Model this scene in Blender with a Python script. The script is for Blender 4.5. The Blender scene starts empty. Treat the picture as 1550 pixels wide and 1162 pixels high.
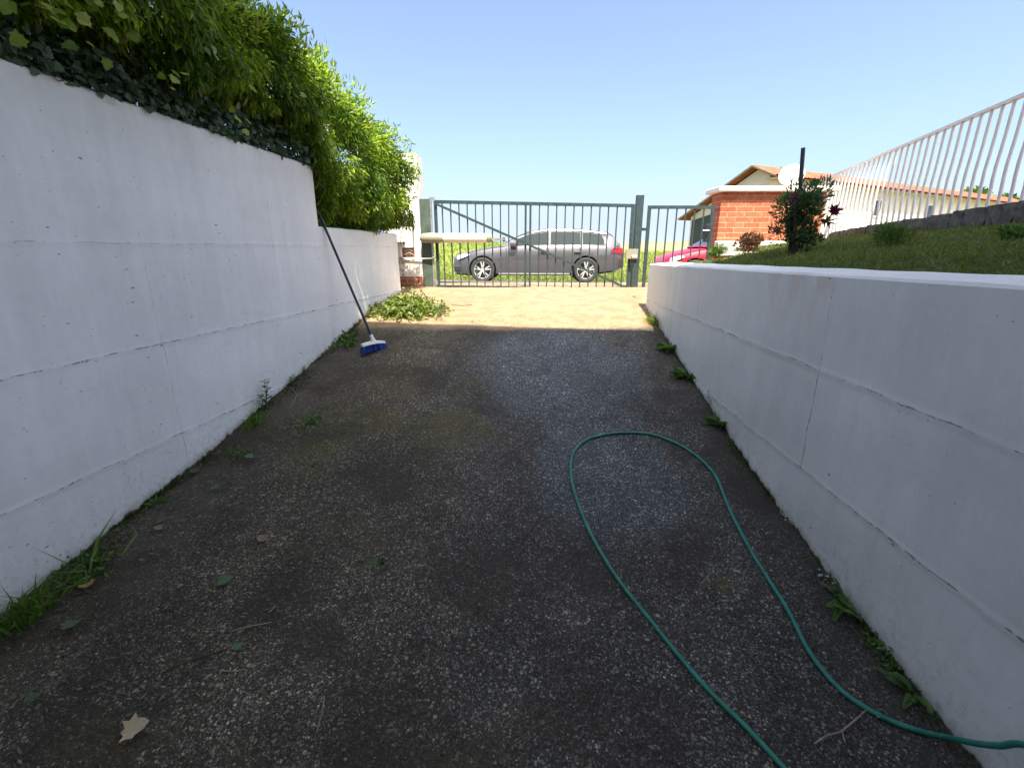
import bpy, bmesh, math, random
import numpy as np
from mathutils import Vector, Matrix
random.seed(7); rng = np.random.default_rng(7)
R = math.radians
S = bpy.context.scene

# ------------------------------------------------------------------ camera
PITCH = math.atan(204/700)
cam_d = bpy.data.cameras.new('camera'); cam = bpy.data.objects.new('camera', cam_d)
S.collection.objects.link(cam)
cam.location = (0, 0, 0); cam.rotation_euler = (math.pi/2 - PITCH, 0, 0)
cam_d.sensor_width = 36; cam_d.lens = 700/1550*36
cam_d.clip_start = 0.02; cam_d.clip_end = 5000
S.camera = cam
# ------------------------------------------------------------------ light
SUN_EL = R(64); SUN_AZ = R(169)            # azimuth from +Y, clockwise: the sun stands behind the camera
W = bpy.data.worlds.new('World'); S.world = W; W.use_nodes = True
wn = W.node_tree.nodes; wl = W.node_tree.links
bg = wn['Background']
sky = wn.new('ShaderNodeTexSky'); sky.sky_type = 'NISHITA'; sky.sun_disc = False
sky.sun_elevation = SUN_EL; sky.sun_rotation = SUN_AZ
sky.air_density = .6; sky.dust_density = 4.3; sky.ozone_density = 2.4
tc = wn.new('ShaderNodeTexCoord'); sp = wn.new('ShaderNodeSeparateXYZ'); wl.new(tc.outputs['Generated'], sp.inputs[0])
mr = wn.new('ShaderNodeMapRange'); mr.interpolation_type = 'SMOOTHSTEP'; wl.new(sp.outputs['Z'], mr.inputs[0])
mr.inputs[1].default_value = -.02; mr.inputs[2].default_value = .17; mr.inputs[3].default_value = 1; mr.inputs[4].default_value = 0
hz = wn.new('ShaderNodeMix'); hz.data_type = 'RGBA'; wl.new(mr.outputs[0], hz.inputs[0]); wl.new(sky.outputs['Color'], hz.inputs[6]); hz.inputs[7].default_value = (2.0, 2.35, 2.7, 1)   # pale band of air at the horizon
wl.new(hz.outputs[2], bg.inputs['Color']); bg.inputs['Strength'].default_value = 0.15
sd = bpy.data.lights.new('sun', 'SUN'); sun = bpy.data.objects.new('sun', sd); S.collection.objects.link(sun)
sd.energy = 4.8; sd.angle = R(0.5); sd.color = (1.0, 0.91, 0.76)
sv = Vector((math.sin(SUN_AZ)*math.cos(SUN_EL), math.cos(SUN_AZ)*math.cos(SUN_EL), math.sin(SUN_EL)))
sun.rotation_euler = (-sv).to_track_quat('-Z', 'Y').to_euler()
S.view_settings.view_transform = 'Standard'; S.view_settings.look = 'None'
S.view_settings.gamma = 1; S.view_settings.exposure = 1.62
S.cycles.max_bounces = 8

# ------------------------------------------------------------------ helpers
def link(o): S.collection.objects.link(o); return o
def tag(o, label=None, cat=None, group=None, kind=None):
    if label: o['label'] = label
    if cat: o['category'] = cat
    if group: o['group'] = group
    if kind: o['kind'] = kind
    return o
def thing(name, loc, label, cat, group=None, rz=0):
    o = bpy.data.objects.new(name, None); link(o); o.location = loc; o.rotation_euler = (0, 0, rz)
    o.empty_display_size = .1
    return tag(o, label, cat, group)
class MB:
    def __init__(s): s.v = []; s.f = []
    def add(s, vs, fs):
        n = len(s.v); s.v += [tuple(v) for v in vs]; s.f += [tuple(i+n for i in f) for f in fs]; return s
    def box(s, a, b, bev=0):
        x0, y0, z0 = a; x1, y1, z1 = b
        if bev <= 0:
            return s.add([(x0,y0,z0),(x1,y0,z0),(x1,y1,z0),(x0,y1,z0),(x0,y0,z1),(x1,y0,z1),(x1,y1,z1),(x0,y1,z1)],
                     [(0,3,2,1),(4,5,6,7),(0,1,5,4),(1,2,6,5),(2,3,7,6),(3,0,4,7)])
        bm = bmesh.new(); bmesh.ops.create_cube(bm, size=1)
        for v in bm.verts: v.co = Vector(((x0+x1)/2+v.co.x*(x1-x0), (y0+y1)/2+v.co.y*(y1-y0), (z0+z1)/2+v.co.z*(z1-z0)))
        bmesh.ops.bevel(bm, geom=bm.edges[:], offset=bev, segments=2, affect='EDGES', profile=.5)
        bm.verts.index_update()
        s.add([v.co[:] for v in bm.verts], [[v.index for v in f.verts] for f in bm.faces]); bm.free(); return s
    def tube(s, pts, r, n=8, cap=True):
        pts = [Vector(p) for p in pts]; m = len(pts)
        rr = r if isinstance(r, (list, tuple)) else [r]*m
        vs = []; up = None
        for i, p in enumerate(pts):
            d = (pts[min(i+1, m-1)] - pts[max(i-1, 0)]).normalized()
            if up is None:
                up = Vector((0,0,1)) if abs(d.z) < .9 else Vector((0,1,0))
            a = d.cross(up).normalized(); b = a.cross(d).normalized(); up = b
            for k in range(n):
                t = 2*math.pi*k/n; vs.append(p + (a*math.cos(t) + b*math.sin(t))*rr[i])
        fs = []
        for i in range(m-1):
            for k in range(n):
                k2 = (k+1) % n
                fs.append((i*n+k, i*n+k2, (i+1)*n+k2, (i+1)*n+k))
        if cap:
            fs.append(tuple(range(n-1, -1, -1))); fs.append(tuple((m-1)*n+k for k in range(n)))
        return s.add(vs, fs)
    def bar(s, p, q, w, h=None):        # rectangular bar from p to q
        p = Vector(p); q = Vector(q); d = (q-p).normalized(); h = h or w
        up = Vector((0,1,0)) if abs(d.y) < .9 else Vector((0,0,1))
        a = d.cross(up).normalized()*w/2; b = d.cross(a).normalized()*h/2
        vs = [p-a-b, p+a-b, p+a+b, p-a+b, q-a-b, q+a-b, q+a+b, q-a+b]
        return s.add(vs, [(0,3,2,1),(4,5,6,7),(0,1,5,4),(1,2,6,5),(2,3,7,6),(3,0,4,7)])
    def lathe(s, prof, axis='Z', c=(0,0,0), n=20):
        vs = []; m = len(prof)
        for (r, h) in prof:
            for k in range(n):
                t = 2*math.pi*k/n; x, y = r*math.cos(t), r*math.sin(t)
                p = {'Z': (x, y, h), 'X': (h, x, y), 'Y': (x, h, y)}[axis]
                vs.append((p[0]+c[0], p[1]+c[1], p[2]+c[2]))
        fs = [(i*n+k, i*n+(k+1) % n, (i+1)*n+(k+1) % n, (i+1)*n+k) for i in range(m-1) for k in range(n)]
        return s.add(vs, fs)
    def build(s, name, mat, parent=None, smooth=False, loc=None, fix=True):
        me = bpy.data.meshes.new(name); me.from_pydata(s.v, [], s.f); me.update()
        if fix:
            bm = bmesh.new(); bm.from_mesh(me); bmesh.ops.recalc_face_normals(bm, faces=bm.faces[:]); bm.to_mesh(me); bm.free()
        o = bpy.data.objects.new(name, me); link(o)
        if mat: me.materials.append(mat)
        if smooth:
            me.polygons.foreach_set('use_smooth', [True]*len(me.polygons))
            try: me.set_sharp_from_angle(angle=R(40))
            except Exception: pass
        if parent: o.parent = parent
        if loc is not None: o.location = loc
        return o
def np_mesh(name, V, F, mat, parent=None, attrs=None, smooth=False):
    """V (n,3) array, F (m,k) int array"""
    me = bpy.data.meshes.new(name); V = np.asarray(V, np.float32); F = np.asarray(F, np.int32)
    m, k = F.shape
    me.vertices.add(len(V)); me.vertices.foreach_set('co', V.ravel())
    me.loops.add(m*k); me.loops.foreach_set('vertex_index', F.ravel())
    me.polygons.add(m); me.polygons.foreach_set('loop_start', np.arange(0, m*k, k, dtype=np.int32))
    me.update(calc_edges=True)
    for nm, a in (attrs or {}).items():
        at = me.attributes.new(nm, 'FLOAT', 'POINT'); at.data.foreach_set('value', np.asarray(a, np.float32))
    if smooth: me.polygons.foreach_set('use_smooth', np.ones(m, bool))
    me.materials.append(mat); me.validate()
    o = bpy.data.objects.new(name, me); link(o)
    if parent: o.parent = parent
    return o
def unit(a): return a/np.maximum(np.linalg.norm(a, axis=-1, keepdims=True), 1e-9)
def leaves(C, D, N, L, Wd, fold=.25, droop=0.):
    """folded leaf per row: centre base C, direction D, face normal N"""
    D = unit(D); Sd = unit(np.cross(D, N)); N = np.cross(Sd, D); n = len(C)
    L = np.broadcast_to(np.asarray(L, float), (n,))[:, None]; Wd = np.broadcast_to(np.asarray(Wd, float), (n,))[:, None]
    m = C + D*L*.45
    tip = C + D*L - N*L*droop
    l = m + Sd*Wd/2 + N*Wd*fold; r = m - Sd*Wd/2 + N*Wd*fold
    V = np.stack([C, l, tip, r], 1).reshape(-1, 3)
    b = np.arange(n)[:, None]*4
    F = np.concatenate([b + np.array([[0, 1, 2]]), b + np.array([[0, 2, 3]])], 0)
    return V, F
def rnd(*s): return rng.random(s)
def rdir(n): return unit(rng.normal(size=(n, 3)))

# materials -----------------------------------------------------------------
class NT:
    def __init__(s, name):
        s.m = bpy.data.materials.new(name); s.m.use_nodes = True
        s.t = s.m.node_tree; s.n = s.t.nodes; s.b = s.n['Principled BSDF']; s.out = s.n['Material Output']
    def new(s, ty, **kw):
        n = s.n.new(ty)
        for k, v in kw.items(): setattr(n, k, v)
        return n
    def set(s, sock, v):
        if isinstance(v, bpy.types.NodeSocket): s.t.links.new(v, sock)
        elif isinstance(v, (tuple, list)) and len(v) == 3 and sock.type == 'RGBA': sock.default_value = (*v, 1)
        else: sock.default_value = v
    def coord(s, scale=(1,1,1), loc=(0,0,0), rot=(0,0,0)):
        c = s.new('ShaderNodeTexCoord'); mp = s.new('ShaderNodeMapping')
        s.t.links.new(c.outputs['Object'], mp.inputs[0])
        mp.inputs['Scale'].default_value = scale; mp.inputs['Location'].default_value = loc; mp.inputs['Rotation'].default_value = rot
        return mp.outputs[0]
    def noise(s, vec, scale, detail=4, rough=.55, col=False):
        n = s.new('ShaderNodeTexNoise'); s.set(n.inputs['Vector'], vec); n.inputs['Scale'].default_value = scale
        n.inputs['Detail'].default_value = detail; n.inputs['Roughness'].default_value = rough
        return n.outputs['Color' if col else 'Fac']
    def vor(s, vec, scale, feature='F1', out='Distance', rand=1):
        n = s.new('ShaderNodeTexVoronoi', feature=feature); s.set(n.inputs['Vector'], vec); n.inputs['Scale'].default_value = scale
        n.inputs['Randomness'].default_value = rand
        return n.outputs[out]
    def math(s, op, a, b=0., c=None, clamp=False):
        n = s.new('ShaderNodeMath', operation=op, use_clamp=clamp); s.set(n.inputs[0], a); s.set(n.inputs[1], b)
        if c is not None: s.set(n.inputs[2], c)
        return n.outputs[0]
    def rng(s, v, a, b, c=0., d=1., smooth=False):
        n = s.new('ShaderNodeMapRange', clamp=True)
        if smooth: n.interpolation_type = 'SMOOTHSTEP'
        for i, x in enumerate((v, a, b, c, d)): s.set(n.inputs[i], x)
        return n.outputs[0]
    def mix(s, f, a, b, blend='MIX'):
        n = s.new('ShaderNodeMix', data_type='RGBA', blend_type=blend); s.set(n.inputs[0], f); s.set(n.inputs[6], a); s.set(n.inputs[7], b)
        return n.outputs[2]
    def ramp(s, f, stops):
        n = s.new('ShaderNodeValToRGB'); s.set(n.inputs[0], f); e = n.color_ramp.elements
        while len(e) < len(stops): e.new(.5)
        for i, (p, c) in enumerate(stops): e[i].position = p; e[i].color = (*c, 1)
        return n.outputs[0]
    def attr(s, name):
        n = s.new('ShaderNodeAttribute'); n.attribute_name = name; return n.outputs['Fac']
    def sep(s, v):
        n = s.new('ShaderNodeSeparateXYZ'); s.set(n.inputs[0], v); return n.outputs
    def comb(s, x, y, z):
        n = s.new('ShaderNodeCombineXYZ')
        for i, q in enumerate((x, y, z)): s.set(n.inputs[i], q)
        return n.outputs[0]
    def bump(s, h, dist=.002, strength=1.):
        n = s.new('ShaderNodeBump'); s.set(n.inputs['Height'], h); n.inputs['Distance'].default_value = dist
        n.inputs['Strength'].default_value = strength; s.t.links.new(n.outputs[0], s.b.inputs['Normal'])
    def fin(s, col=None, rough=None, metal=None, spec=None):
        if col is not None: s.set(s.b.inputs['Base Color'], col)
        if rough is not None: s.set(s.b.inputs['Roughness'], rough)
        if metal is not None: s.set(s.b.inputs['Metallic'], metal)
        if spec is not None: s.set(s.b.inputs['Specular IOR Level'], spec)
        return s.m
def plain(name, c, rough=.5, metal=0, var=.15, scale=12, spec=.5, bump=0):
    t = NT(name); v = t.coord(); n = t.noise(v, scale, 5)
    k = t.rng(n, .3, .7, 1-var, 1+var)
    col = t.mix(1., c, t.comb(k, k, k), 'MULTIPLY')
    if bump: t.bump(n, bump)
    return t.fin(col, t.rng(n, .3, .7, max(rough-.07, .02), rough+.07), metal, spec)
def leafmat(name, dark, light, trans=.35, rough=.45):
    t = NT(name); a = t.attr('tint')
    col = t.mix(a, dark, light); t.fin(col, rough, 0, .4)
    tr = t.new('ShaderNodeBsdfTranslucent'); tc = t.mix(.5, col, t.mix(1., col, (1.3, 1.45, .5), 'MULTIPLY'))
    t.set(tr.inputs['Color'], tc)
    mx = t.new('ShaderNodeMixShader'); mx.inputs[0].default_value = trans
    t.t.links.new(t.b.outputs[0], mx.inputs[1]); t.t.links.new(tr.outputs[0], mx.inputs[2]); t.t.links.new(mx.outputs[0], t.out.inputs[0])
    return t.m

# ------------------------------------------------------------------ layout
PY = np.array([-9, .9, 1.33, 1.68, 2.03, 2.45, 2.82, 3.28, 4, 4.5, 5.2, 5.47, 6, 6.5, 7, 7.5, 8.2, 9.5, 13.4, 16.5, 40])
PZ = np.array([-1.64, -1.64, -1.61, -1.565, -1.51, -1.435, -1.37, -1.265, -1.1, -.975, -.80, -.745, -.65, -.59, -.56, -.556, -.58, -.65, -.884, -1.07, -1.1])
def _sm():
    ys = np.arange(-9, 40, .05); zs = np.interp(ys, PY, PZ); k = np.hanning(13); k /= k.sum()
    return ys, np.convolve(np.pad(zs, 6, 'edge'), k, 'valid')
GY, GZ = _sm()
def gz(y): return np.interp(y, GY, GZ)
def LX(y): return -2.529 + .1523*y       # left wall face
def RX(y): return 1.5 + .0244*y          # right wall face
def ray(px, py):
    u = (px-775)/700; v = (581-py)/700; c, s_ = math.cos(PITCH), math.sin(PITCH)
    return np.array([u, c+v*s_, -s_+v*c])
def hit(px, py, dz=0.):                   # where the view ray meets the drive
    r = ray(px, py); t = .3
    while t < 60:
        p = r*t
        if p[2] <= gz(p[1])+dz: break
        t += .004
    return p
def at_y(px, py, Y): r = ray(px, py); return r*(Y/r[1])

# ------------------------------------------------------------------ materials of the place
def wall_mat(name, base, lines, verts, patch=None, tone=(.93, .96, 1.)):
    t = NT(name); v = t.coord(); x, y, z = t.sep(v)
    wob = t.noise(v, 5, 3); wob = t.math('MULTIPLY', t.math('SUBTRACT', wob, .5), .035)
    zz = t.math('ADD', z, wob)
    big = t.noise(v, 1.3, 4); fine = t.noise(t.coord((1, 1, .35)), 30, 4)
    streak = t.noise(t.coord((3., 3., .25)), 3, 4)
    board = t.noise(t.coord((.3, .3, 9)), 4, 3)
    k = t.math('ADD', t.rng(big, .3, .7, .90, 1.03), t.rng(fine, .3, .7, -.025, .025))
    k = t.math('MULTIPLY', k, t.rng(streak, .35, .7, 1.02, .95)); k = t.math('MULTIPLY', k, t.rng(board, .3, .7, .99, 1.01))
    col = t.mix(1., base, t.comb(k, k, k), 'MULTIPLY')
    smu = t.rng(t.noise(t.coord((1, 1, 1.6), loc=(5, 2, 9)), 2.7, 6, .7), .55, .72)
    col = t.mix(t.math('MULTIPLY', smu, .14), col, (.50, .47, .42))
    spl = t.math('MULTIPLY', t.rng(t.attr('foot'), 0, .38, 1, 0), t.rng(t.noise(v, 38, 5, .75), .52, .66)); col = t.mix(t.math('MULTIPLY', spl, .45), col, (.30, .27, .22))
    if patch:   # a beige patch of older paint
        (y0, y1, z0, z1) = patch
        pn = t.noise(t.coord((1, 1, .5)), 9, 5)
        a = t.math('MULTIPLY', t.rng(y, y0, y0+.03), t.rng(y, y1-.5, y1, 1, 0))
        a = t.math('MULTIPLY', a, t.rng(z, z0, z1, 0, 1)); a = t.math('MULTIPLY', a, t.rng(pn, .42, .58))
        a = t.math('MULTIPLY', a, t.math('LESS_THAN', z, z1+.03))
        col = t.mix(t.math('MULTIPLY', a, .55), col, (.62, .54, .45))
    # broken lines where the shutter boards met
    br = t.noise(v, 9, 4, .7); br2 = t.noise(v, 55, 3)
    dark = None; hgt = None
    for (zl, st) in lines:
        d = t.math('ABSOLUTE', t.math('SUBTRACT', zz, zl))
        w = t.math('MULTIPLY', t.rng(br, .45, .68, .0001, .007), t.rng(br2, .40, .6, .1, 1.5))
        ln = t.math('MULTIPLY', t.rng(t.math('DIVIDE', d, w), .5, 1.1, 1, 0), st)
        rd = t.math('MULTIPLY', t.rng(d, .0, .03, 1, 0, True), .35)
        dark = ln if dark is None else t.math('MAXIMUM', dark, ln)
        hgt = rd if hgt is None else t.math('MAXIMUM', hgt, rd)
    for (yl, z0, z1, st) in verts:
        d = t.math('ABSOLUTE', t.math('SUBTRACT', t.math('ADD', y, wob), yl))
        w = t.math('MULTIPLY', t.rng(br, .45, .6, .0003, .004), t.rng(br2, .4, .6, .3, 1.2))
        ln = t.rng(t.math('DIVIDE', d, w), .5, 1.1, 1, 0)
        ln = t.math('MULTIPLY', ln, t.math('MULTIPLY', t.math('GREATER_THAN', z, z0), t.math('LESS_THAN', z, z1)))
        dark = t.math('MAXIMUM', dark, t.math('MULTIPLY', ln, st))
    # blow-holes in the concrete
    for sc, th in ((9, .065), (17, .075), (31, .085)):
        pv = t.coord((1, .55, 1.25))
        dd = t.vor(pv, sc); rr = t.sep(t.vor(pv, sc, out='Color'))[0]
        pit = t.rng(t.math('ADD', dd, t.math('MULTIPLY', t.math('SUBTRACT', br2, .5), .1)), th*.6, th, 1, 0)
        pit = t.math('MULTIPLY', pit, t.math('GREATER_THAN', rr, .62))
        dark = t.math('MAXIMUM', dark, t.math('MULTIPLY', pit, .75))
    col = t.mix(t.math('MULTIPLY', dark, .8, clamp=True), col, (.10, .095, .09))
    # algae along the foot
    ft = t.attr('foot'); fn = t.noise(v, 14, 5)
    al = t.rng(t.math('ADD', ft, t.math('MULTIPLY', fn, -.14)), -.075, -.015, 1, 0)
    col = t.mix(t.math('MULTIPLY', al, .6), col, (.22, .23, .12))
    al2 = t.rng(t.math('ADD', ft, t.math('MULTIPLY', fn, -.10)), -.05, -.035, 1, 0)
    col = t.mix(al2, col, (.05, .055, .03))
    h = t.math('ADD', t.math('MULTIPLY', fine, .12), t.math('MULTIPLY', board, .13))
    h = t.math('ADD', h, hgt); h = t.math('SUBTRACT', h, t.math('MULTIPLY', dark, .9))
    t.bump(h, .006)
    return t.fin(col, .75, 0, .3)
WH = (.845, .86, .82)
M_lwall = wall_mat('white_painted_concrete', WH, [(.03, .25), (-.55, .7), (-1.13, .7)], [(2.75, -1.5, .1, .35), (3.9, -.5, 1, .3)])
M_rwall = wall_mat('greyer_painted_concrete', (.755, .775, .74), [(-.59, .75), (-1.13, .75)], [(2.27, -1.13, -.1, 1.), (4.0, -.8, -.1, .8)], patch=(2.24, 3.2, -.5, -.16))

def asphalt_mat():
    t = NT('exposed_aggregate_asphalt'); v = t.coord(); x, y, z = t.sep(v)
    wv = t.new('ShaderNodeVectorMath', operation='ADD'); t.set(wv.inputs[0], v)
    nz = t.noise(v, 60, 2, col=True); sc = t.new('ShaderNodeVectorMath', operation='SCALE'); t.set(sc.inputs[0], nz); sc.inputs['Scale'].default_value = .011
    t.set(wv.inputs[1], sc.outputs[0]); vv = wv.outputs[0]
    d1 = t.vor(vv, 95); c1 = t.sep(t.vor(vv, 95, out='Color')); d0 = t.vor(vv, 52); c0 = t.sep(t.vor(vv, 52, out='Color')); d2 = t.vor(vv, 210); c2 = t.sep(t.vor(vv, 210, out='Color'))
    st = t.math('POWER', c1[0], 3.2); st2 = t.math('POWER', c2[1], 3.)
    stone = t.ramp(st, [(0, (.033, .032, .030)), (.25, (.097, .096, .092)), (.6, (.25, .238, .215)), (1, (.46, .445, .41))])
    grit = t.ramp(st2, [(0, (.022, .0205, .018)), (.5, (.072, .067, .058)), (1, (.26, .255, .245))])
    on = t.math('MULTIPLY', t.rng(d1, .38, .52, 1, 0), t.rng(c1[2], .25, .4))
    col = t.mix(on, grit, stone)
    big_ = t.math('MULTIPLY', t.rng(d0, .34, .46, 1, 0), t.math('GREATER_THAN', c0[0], .86)); col = t.mix(big_, col, t.ramp(c0[1], [(0, (.06, .055, .05)), (.6, (.17, .16, .145)), (1, (.32, .305, .28))]))
    tint = t.mix(t.rng(c1[1], .2, .9), (1.1, .98, .86), (.9, 1., 1.12)); col = t.mix(.8, col, tint, 'MULTIPLY')
    n1 = t.noise(v, 1.6, 5, .6); n2 = t.noise(v, 5.5, 5, .65); n3 = t.noise(t.coord(loc=(3, 7, 1)), 2.6, 5, .65)
    k = t.math('MULTIPLY', t.rng(n1, .3, .7, .62, 1.25), t.rng(n2, .3, .7, .72, 1.2))
    col = t.mix(1., col, t.comb(k, k, k), 'MULTIPLY')
    def spot(cx, cy, rx, ry, amp=.8, n=n3, e0=.55, e1=1.05):
        dx = t.math('DIVIDE', t.math('SUBTRACT', x, cx), rx); dy = t.math('DIVIDE', t.math('SUBTRACT', y, cy), ry)
        r = t.math('SQRT', t.math('ADD', t.math('MULTIPLY', dx, dx), t.math('MULTIPLY', dy, dy)))
        r = t.math('ADD', r, t.math('MULTIPLY', t.math('SUBTRACT', n, .5), amp*2))
        return t.rng(r, e0, e1, 1, 0, True)
    # washed stretch: cleaner, bluer stone
    nq = t.math('ADD', t.math('MULTIPLY', n3, .7), t.math('MULTIPLY', n2, .3))
    clean = t.math('MAXIMUM', spot(.40, 4.15, .95, 1.15, .6, nq, .65, .98), spot(.62, 2.75, .55, .8, .6, nq, .65, .98))
    col = t.mix(t.math('MULTIPLY', clean, .95), col, t.mix(1., col, (1.12, 1.34, 1.56), 'MULTIPLY'))
    warm = t.rng(t.math('ADD', x, t.math('MULTIPLY', t.math('SUBTRACT', n1, .5), 1.5)), .3, -1.0, 0, 1, True)
    col = t.mix(t.math('MULTIPLY', warm, .8), col, t.mix(1., col, (1.12, 1.05, .80), 'MULTIPLY'))
    col = t.mix(1., col, (1.14, 1.18, 1.12), 'MULTIPLY')
    # soil near the walls
    dl = t.math('SUBTRACT', x, t.math('ADD', -2.529, t.math('MULTIPLY', y, .1523)))
    soil = t.rng(t.math('ADD', dl, t.math('MULTIPLY', t.math('SUBTRACT', n3, .5), 1.2)), .15, .75, 1, 0, True)
    dr = t.math('SUBTRACT', t.math('ADD', 1.5, t.math('MULTIPLY', y, .0244)), x)
    soilr = t.rng(t.math('ADD', dr, t.math('MULTIPLY', t.math('SUBTRACT', n3, .5), .7)), .05, .35, 1, 0, True)
    sc_ = t.mix(t.noise(v, 45, 4), (.045, .039, .026), (.125, .11, .08))
    col = t.mix(t.math('MULTIPLY', soil, .72), col, sc_); col = t.mix(t.math('MULTIPLY', soilr, .6), col, t.mix(.5, sc_, (.02, .017, .014)))
    # moss
    ms = None; nm = t.math('ADD', t.math('MULTIPLY', n2, .6), t.math('MULTIPLY', t.noise(t.coord(loc=(2, 9, 4)), 13, 5, .7), .4))
    for (px, py, rx, ry) in ((500, 655, .25, .5), (560, 640, .4, .18), (690, 650, .3, .3), (1100, 880, .08, .06)):
        p = hit(px, py); m_ = spot(float(p[0]), float(p[1]), rx*1.25, ry*1.25, 1.1, nm, .35, 1.1); ms = m_ if ms is None else t.math('MAXIMUM', ms, m_)
    ms = t.math('MULTIPLY', ms, t.rng(t.noise(v, 42, 4, .75), .38, .56))
    col = t.mix(t.math('MULTIPLY', ms, .65), col, t.mix(n2, (.055, .055, .008), (.13, .125, .02)))
    # dark damp grime lying between and over the stones
    ng = t.math('ADD', t.math('MULTIPLY', t.noise(t.coord(loc=(8, 1, 4)), 2.1, 6, .68), .75), t.math('MULTIPLY', t.noise(t.coord(loc=(1, 5, 2)), 24, 4, .7), .25))
    dk = t.math('MULTIPLY', t.rng(ng, .47, .58, 0, 1, True), t.math('SUBTRACT', 1., t.math('MULTIPLY', clean, .75)))
    col = t.mix(t.math('MULTIPLY', dk, .66), col, t.mix(t.noise(v, 60, 3), (.016, .013, .008), (.048, .039, .025)))
    olive = t.math('MULTIPLY', t.rng(t.noise(t.coord(loc=(4, 4, 7)), 1.5, 5, .65), .52, .64, 0, 1, True), t.math('MULTIPLY', t.rng(x, .6, -.4), t.rng(t.noise(v, 34, 4, .75), .42, .6)))
    col = t.mix(t.math('MULTIPLY', olive, .65), col, (.075, .068, .016))
    # sunlit look of the ramp top painted in: paler, warmer from the shade edge on
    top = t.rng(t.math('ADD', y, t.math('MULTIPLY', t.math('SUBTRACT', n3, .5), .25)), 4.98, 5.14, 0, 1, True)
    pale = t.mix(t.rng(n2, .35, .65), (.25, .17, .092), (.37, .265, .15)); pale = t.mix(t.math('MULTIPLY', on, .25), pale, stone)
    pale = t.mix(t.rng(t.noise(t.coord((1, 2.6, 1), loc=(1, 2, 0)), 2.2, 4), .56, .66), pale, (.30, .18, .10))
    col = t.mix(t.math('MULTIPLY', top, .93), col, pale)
    h = t.math('ADD', t.math('MULTIPLY', t.rng(d1, 0, .6, 1, 0), t.math('ADD', .25, c1[2])), t.math('MULTIPLY', t.rng(d2, 0, .6, 1, 0), .4))
    t.bump(h, .006)
    rg = t.math('SUBTRACT', t.rng(c2[0], 0, 1, .62, .9), t.math('MULTIPLY', clean, .14))
    return t.fin(col, rg, 0, .45)
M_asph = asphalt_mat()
def simple_ground(name, a, b, sc, bump=.01, c=None):
    t = NT(name); v = t.coord(); n = t.noise(v, sc, 6, .65); n2 = t.noise(v, sc*9, 4); col = t.mix(t.rng(n, .35, .65), a, b)
    if c: col = t.mix(t.rng(t.noise(v, sc*.3, 4), .45, .62), col, c)
    k = t.rng(n2, .3, .7, .75, 1.2); col = t.mix(1., col, t.comb(k, k, k), 'MULTIPLY'); t.bump(n2, bump); return t.fin(col, .9, 0, .2)
M_soil = simple_ground('soil', (.05, .038, .026), (.10, .08, .055), 6)
M_lawnsoil = simple_ground('lawn_turf', (.05, .07, .018), (.09, .10, .03), 9, .01)
M_road = simple_ground('road_asphalt', (.10, .098, .096), (.15, .145, .14), 14, .004)
M_sand = simple_ground('sandy_verge', (.26, .20, .13), (.36, .29, .19), 5, .01)
M_field = simple_ground('meadow', (.10, .15, .02), (.17, .21, .035), .8, .05, (.20, .20, .06))
M_hill = simple_ground('far_hills', (.16, .15, .08), (.25, .21, .13), .02, .1, (.12, .15, .09))
M_ground = simple_ground('earth', (.08, .07, .045), (.13, .11, .07), 1, .01)
M_white = plain('white_render', (.74, .71, .66), .8, 0, .08, 4, .2, .003)
M_cream = plain('cream_house_render', (.66, .60, .52), .8, 0, .08, 3, .2, .003)
M_green = plain('grey_green_gate_paint', (.026, .047, .049), .45, 0, .25, 25)
M_greenold = plain('weathered_green_plate', (.05, .078, .062), .6, 0, .35, 9)
M_galv = plain('galvanised_steel', (.45, .46, .47), .4, .8, .2, 20)
M_black = plain('black_plastic', (.02, .02, .022), .45)
M_railw = plain('white_rail_paint', (.72, .68, .62), .45, 0, .06, 10)
M_stone = plain('rough_kerb_stone', (.115, .112, .09), .9, 0, .5, 14, .2, .02)
M_opener = plain('cream_plastic', (.62, .60, .50), .4, 0, .06)
M_opener2 = plain('olive_grey_plastic', (.24, .235, .17), .35, 0, .1)
M_tile = plain('terracotta_tiles', (.27, .085, .045), .85, 0, .45, 6, .2, .01)
M_wood = plain('brown_fascia', (.20, .14, .09), .7, 0, .2, 9)
M_soffit = plain('cream_soffit', (.45, .38, .28), .8)
M_darkdoor = plain('dark_green_door', (.035, .045, .038), .5, 0, .15, 5)
M_navy = plain('navy_handle_paint', (.012, .018, .05), .35, 0, .2)
M_bristle = plain('blue_bristles', (.02, .07, .33), .6, 0, .35, 70, .4, .004)
M_bwhite = plain('white_broom_plastic', (.72, .73, .75), .35, 0, .05)
M_hose = plain('green_hose_rubber', (.022, .19, .145), .42, 0, .32, 16)
M_twig = plain('dry_twig', (.30, .25, .18), .8, 0, .3, 40)
M_bark = plain('dark_bark', (.045, .033, .025), .9, 0, .4, 30, .2, .01)
M_redbark = plain('shrub_stem', (.10, .07, .04), .9, 0, .3, 30)
M_stake = plain('dark_grey_stake', (.03, .032, .04), .6)
M_chip = plain('fallen_paint_chips', (.42, .42, .41), .7)
M_glass_dark = plain('window_dark', (.02, .025, .03), .1)
M_dish = plain('white_dish_paint', (.85, .83, .76), .45, 0, .04)
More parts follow.
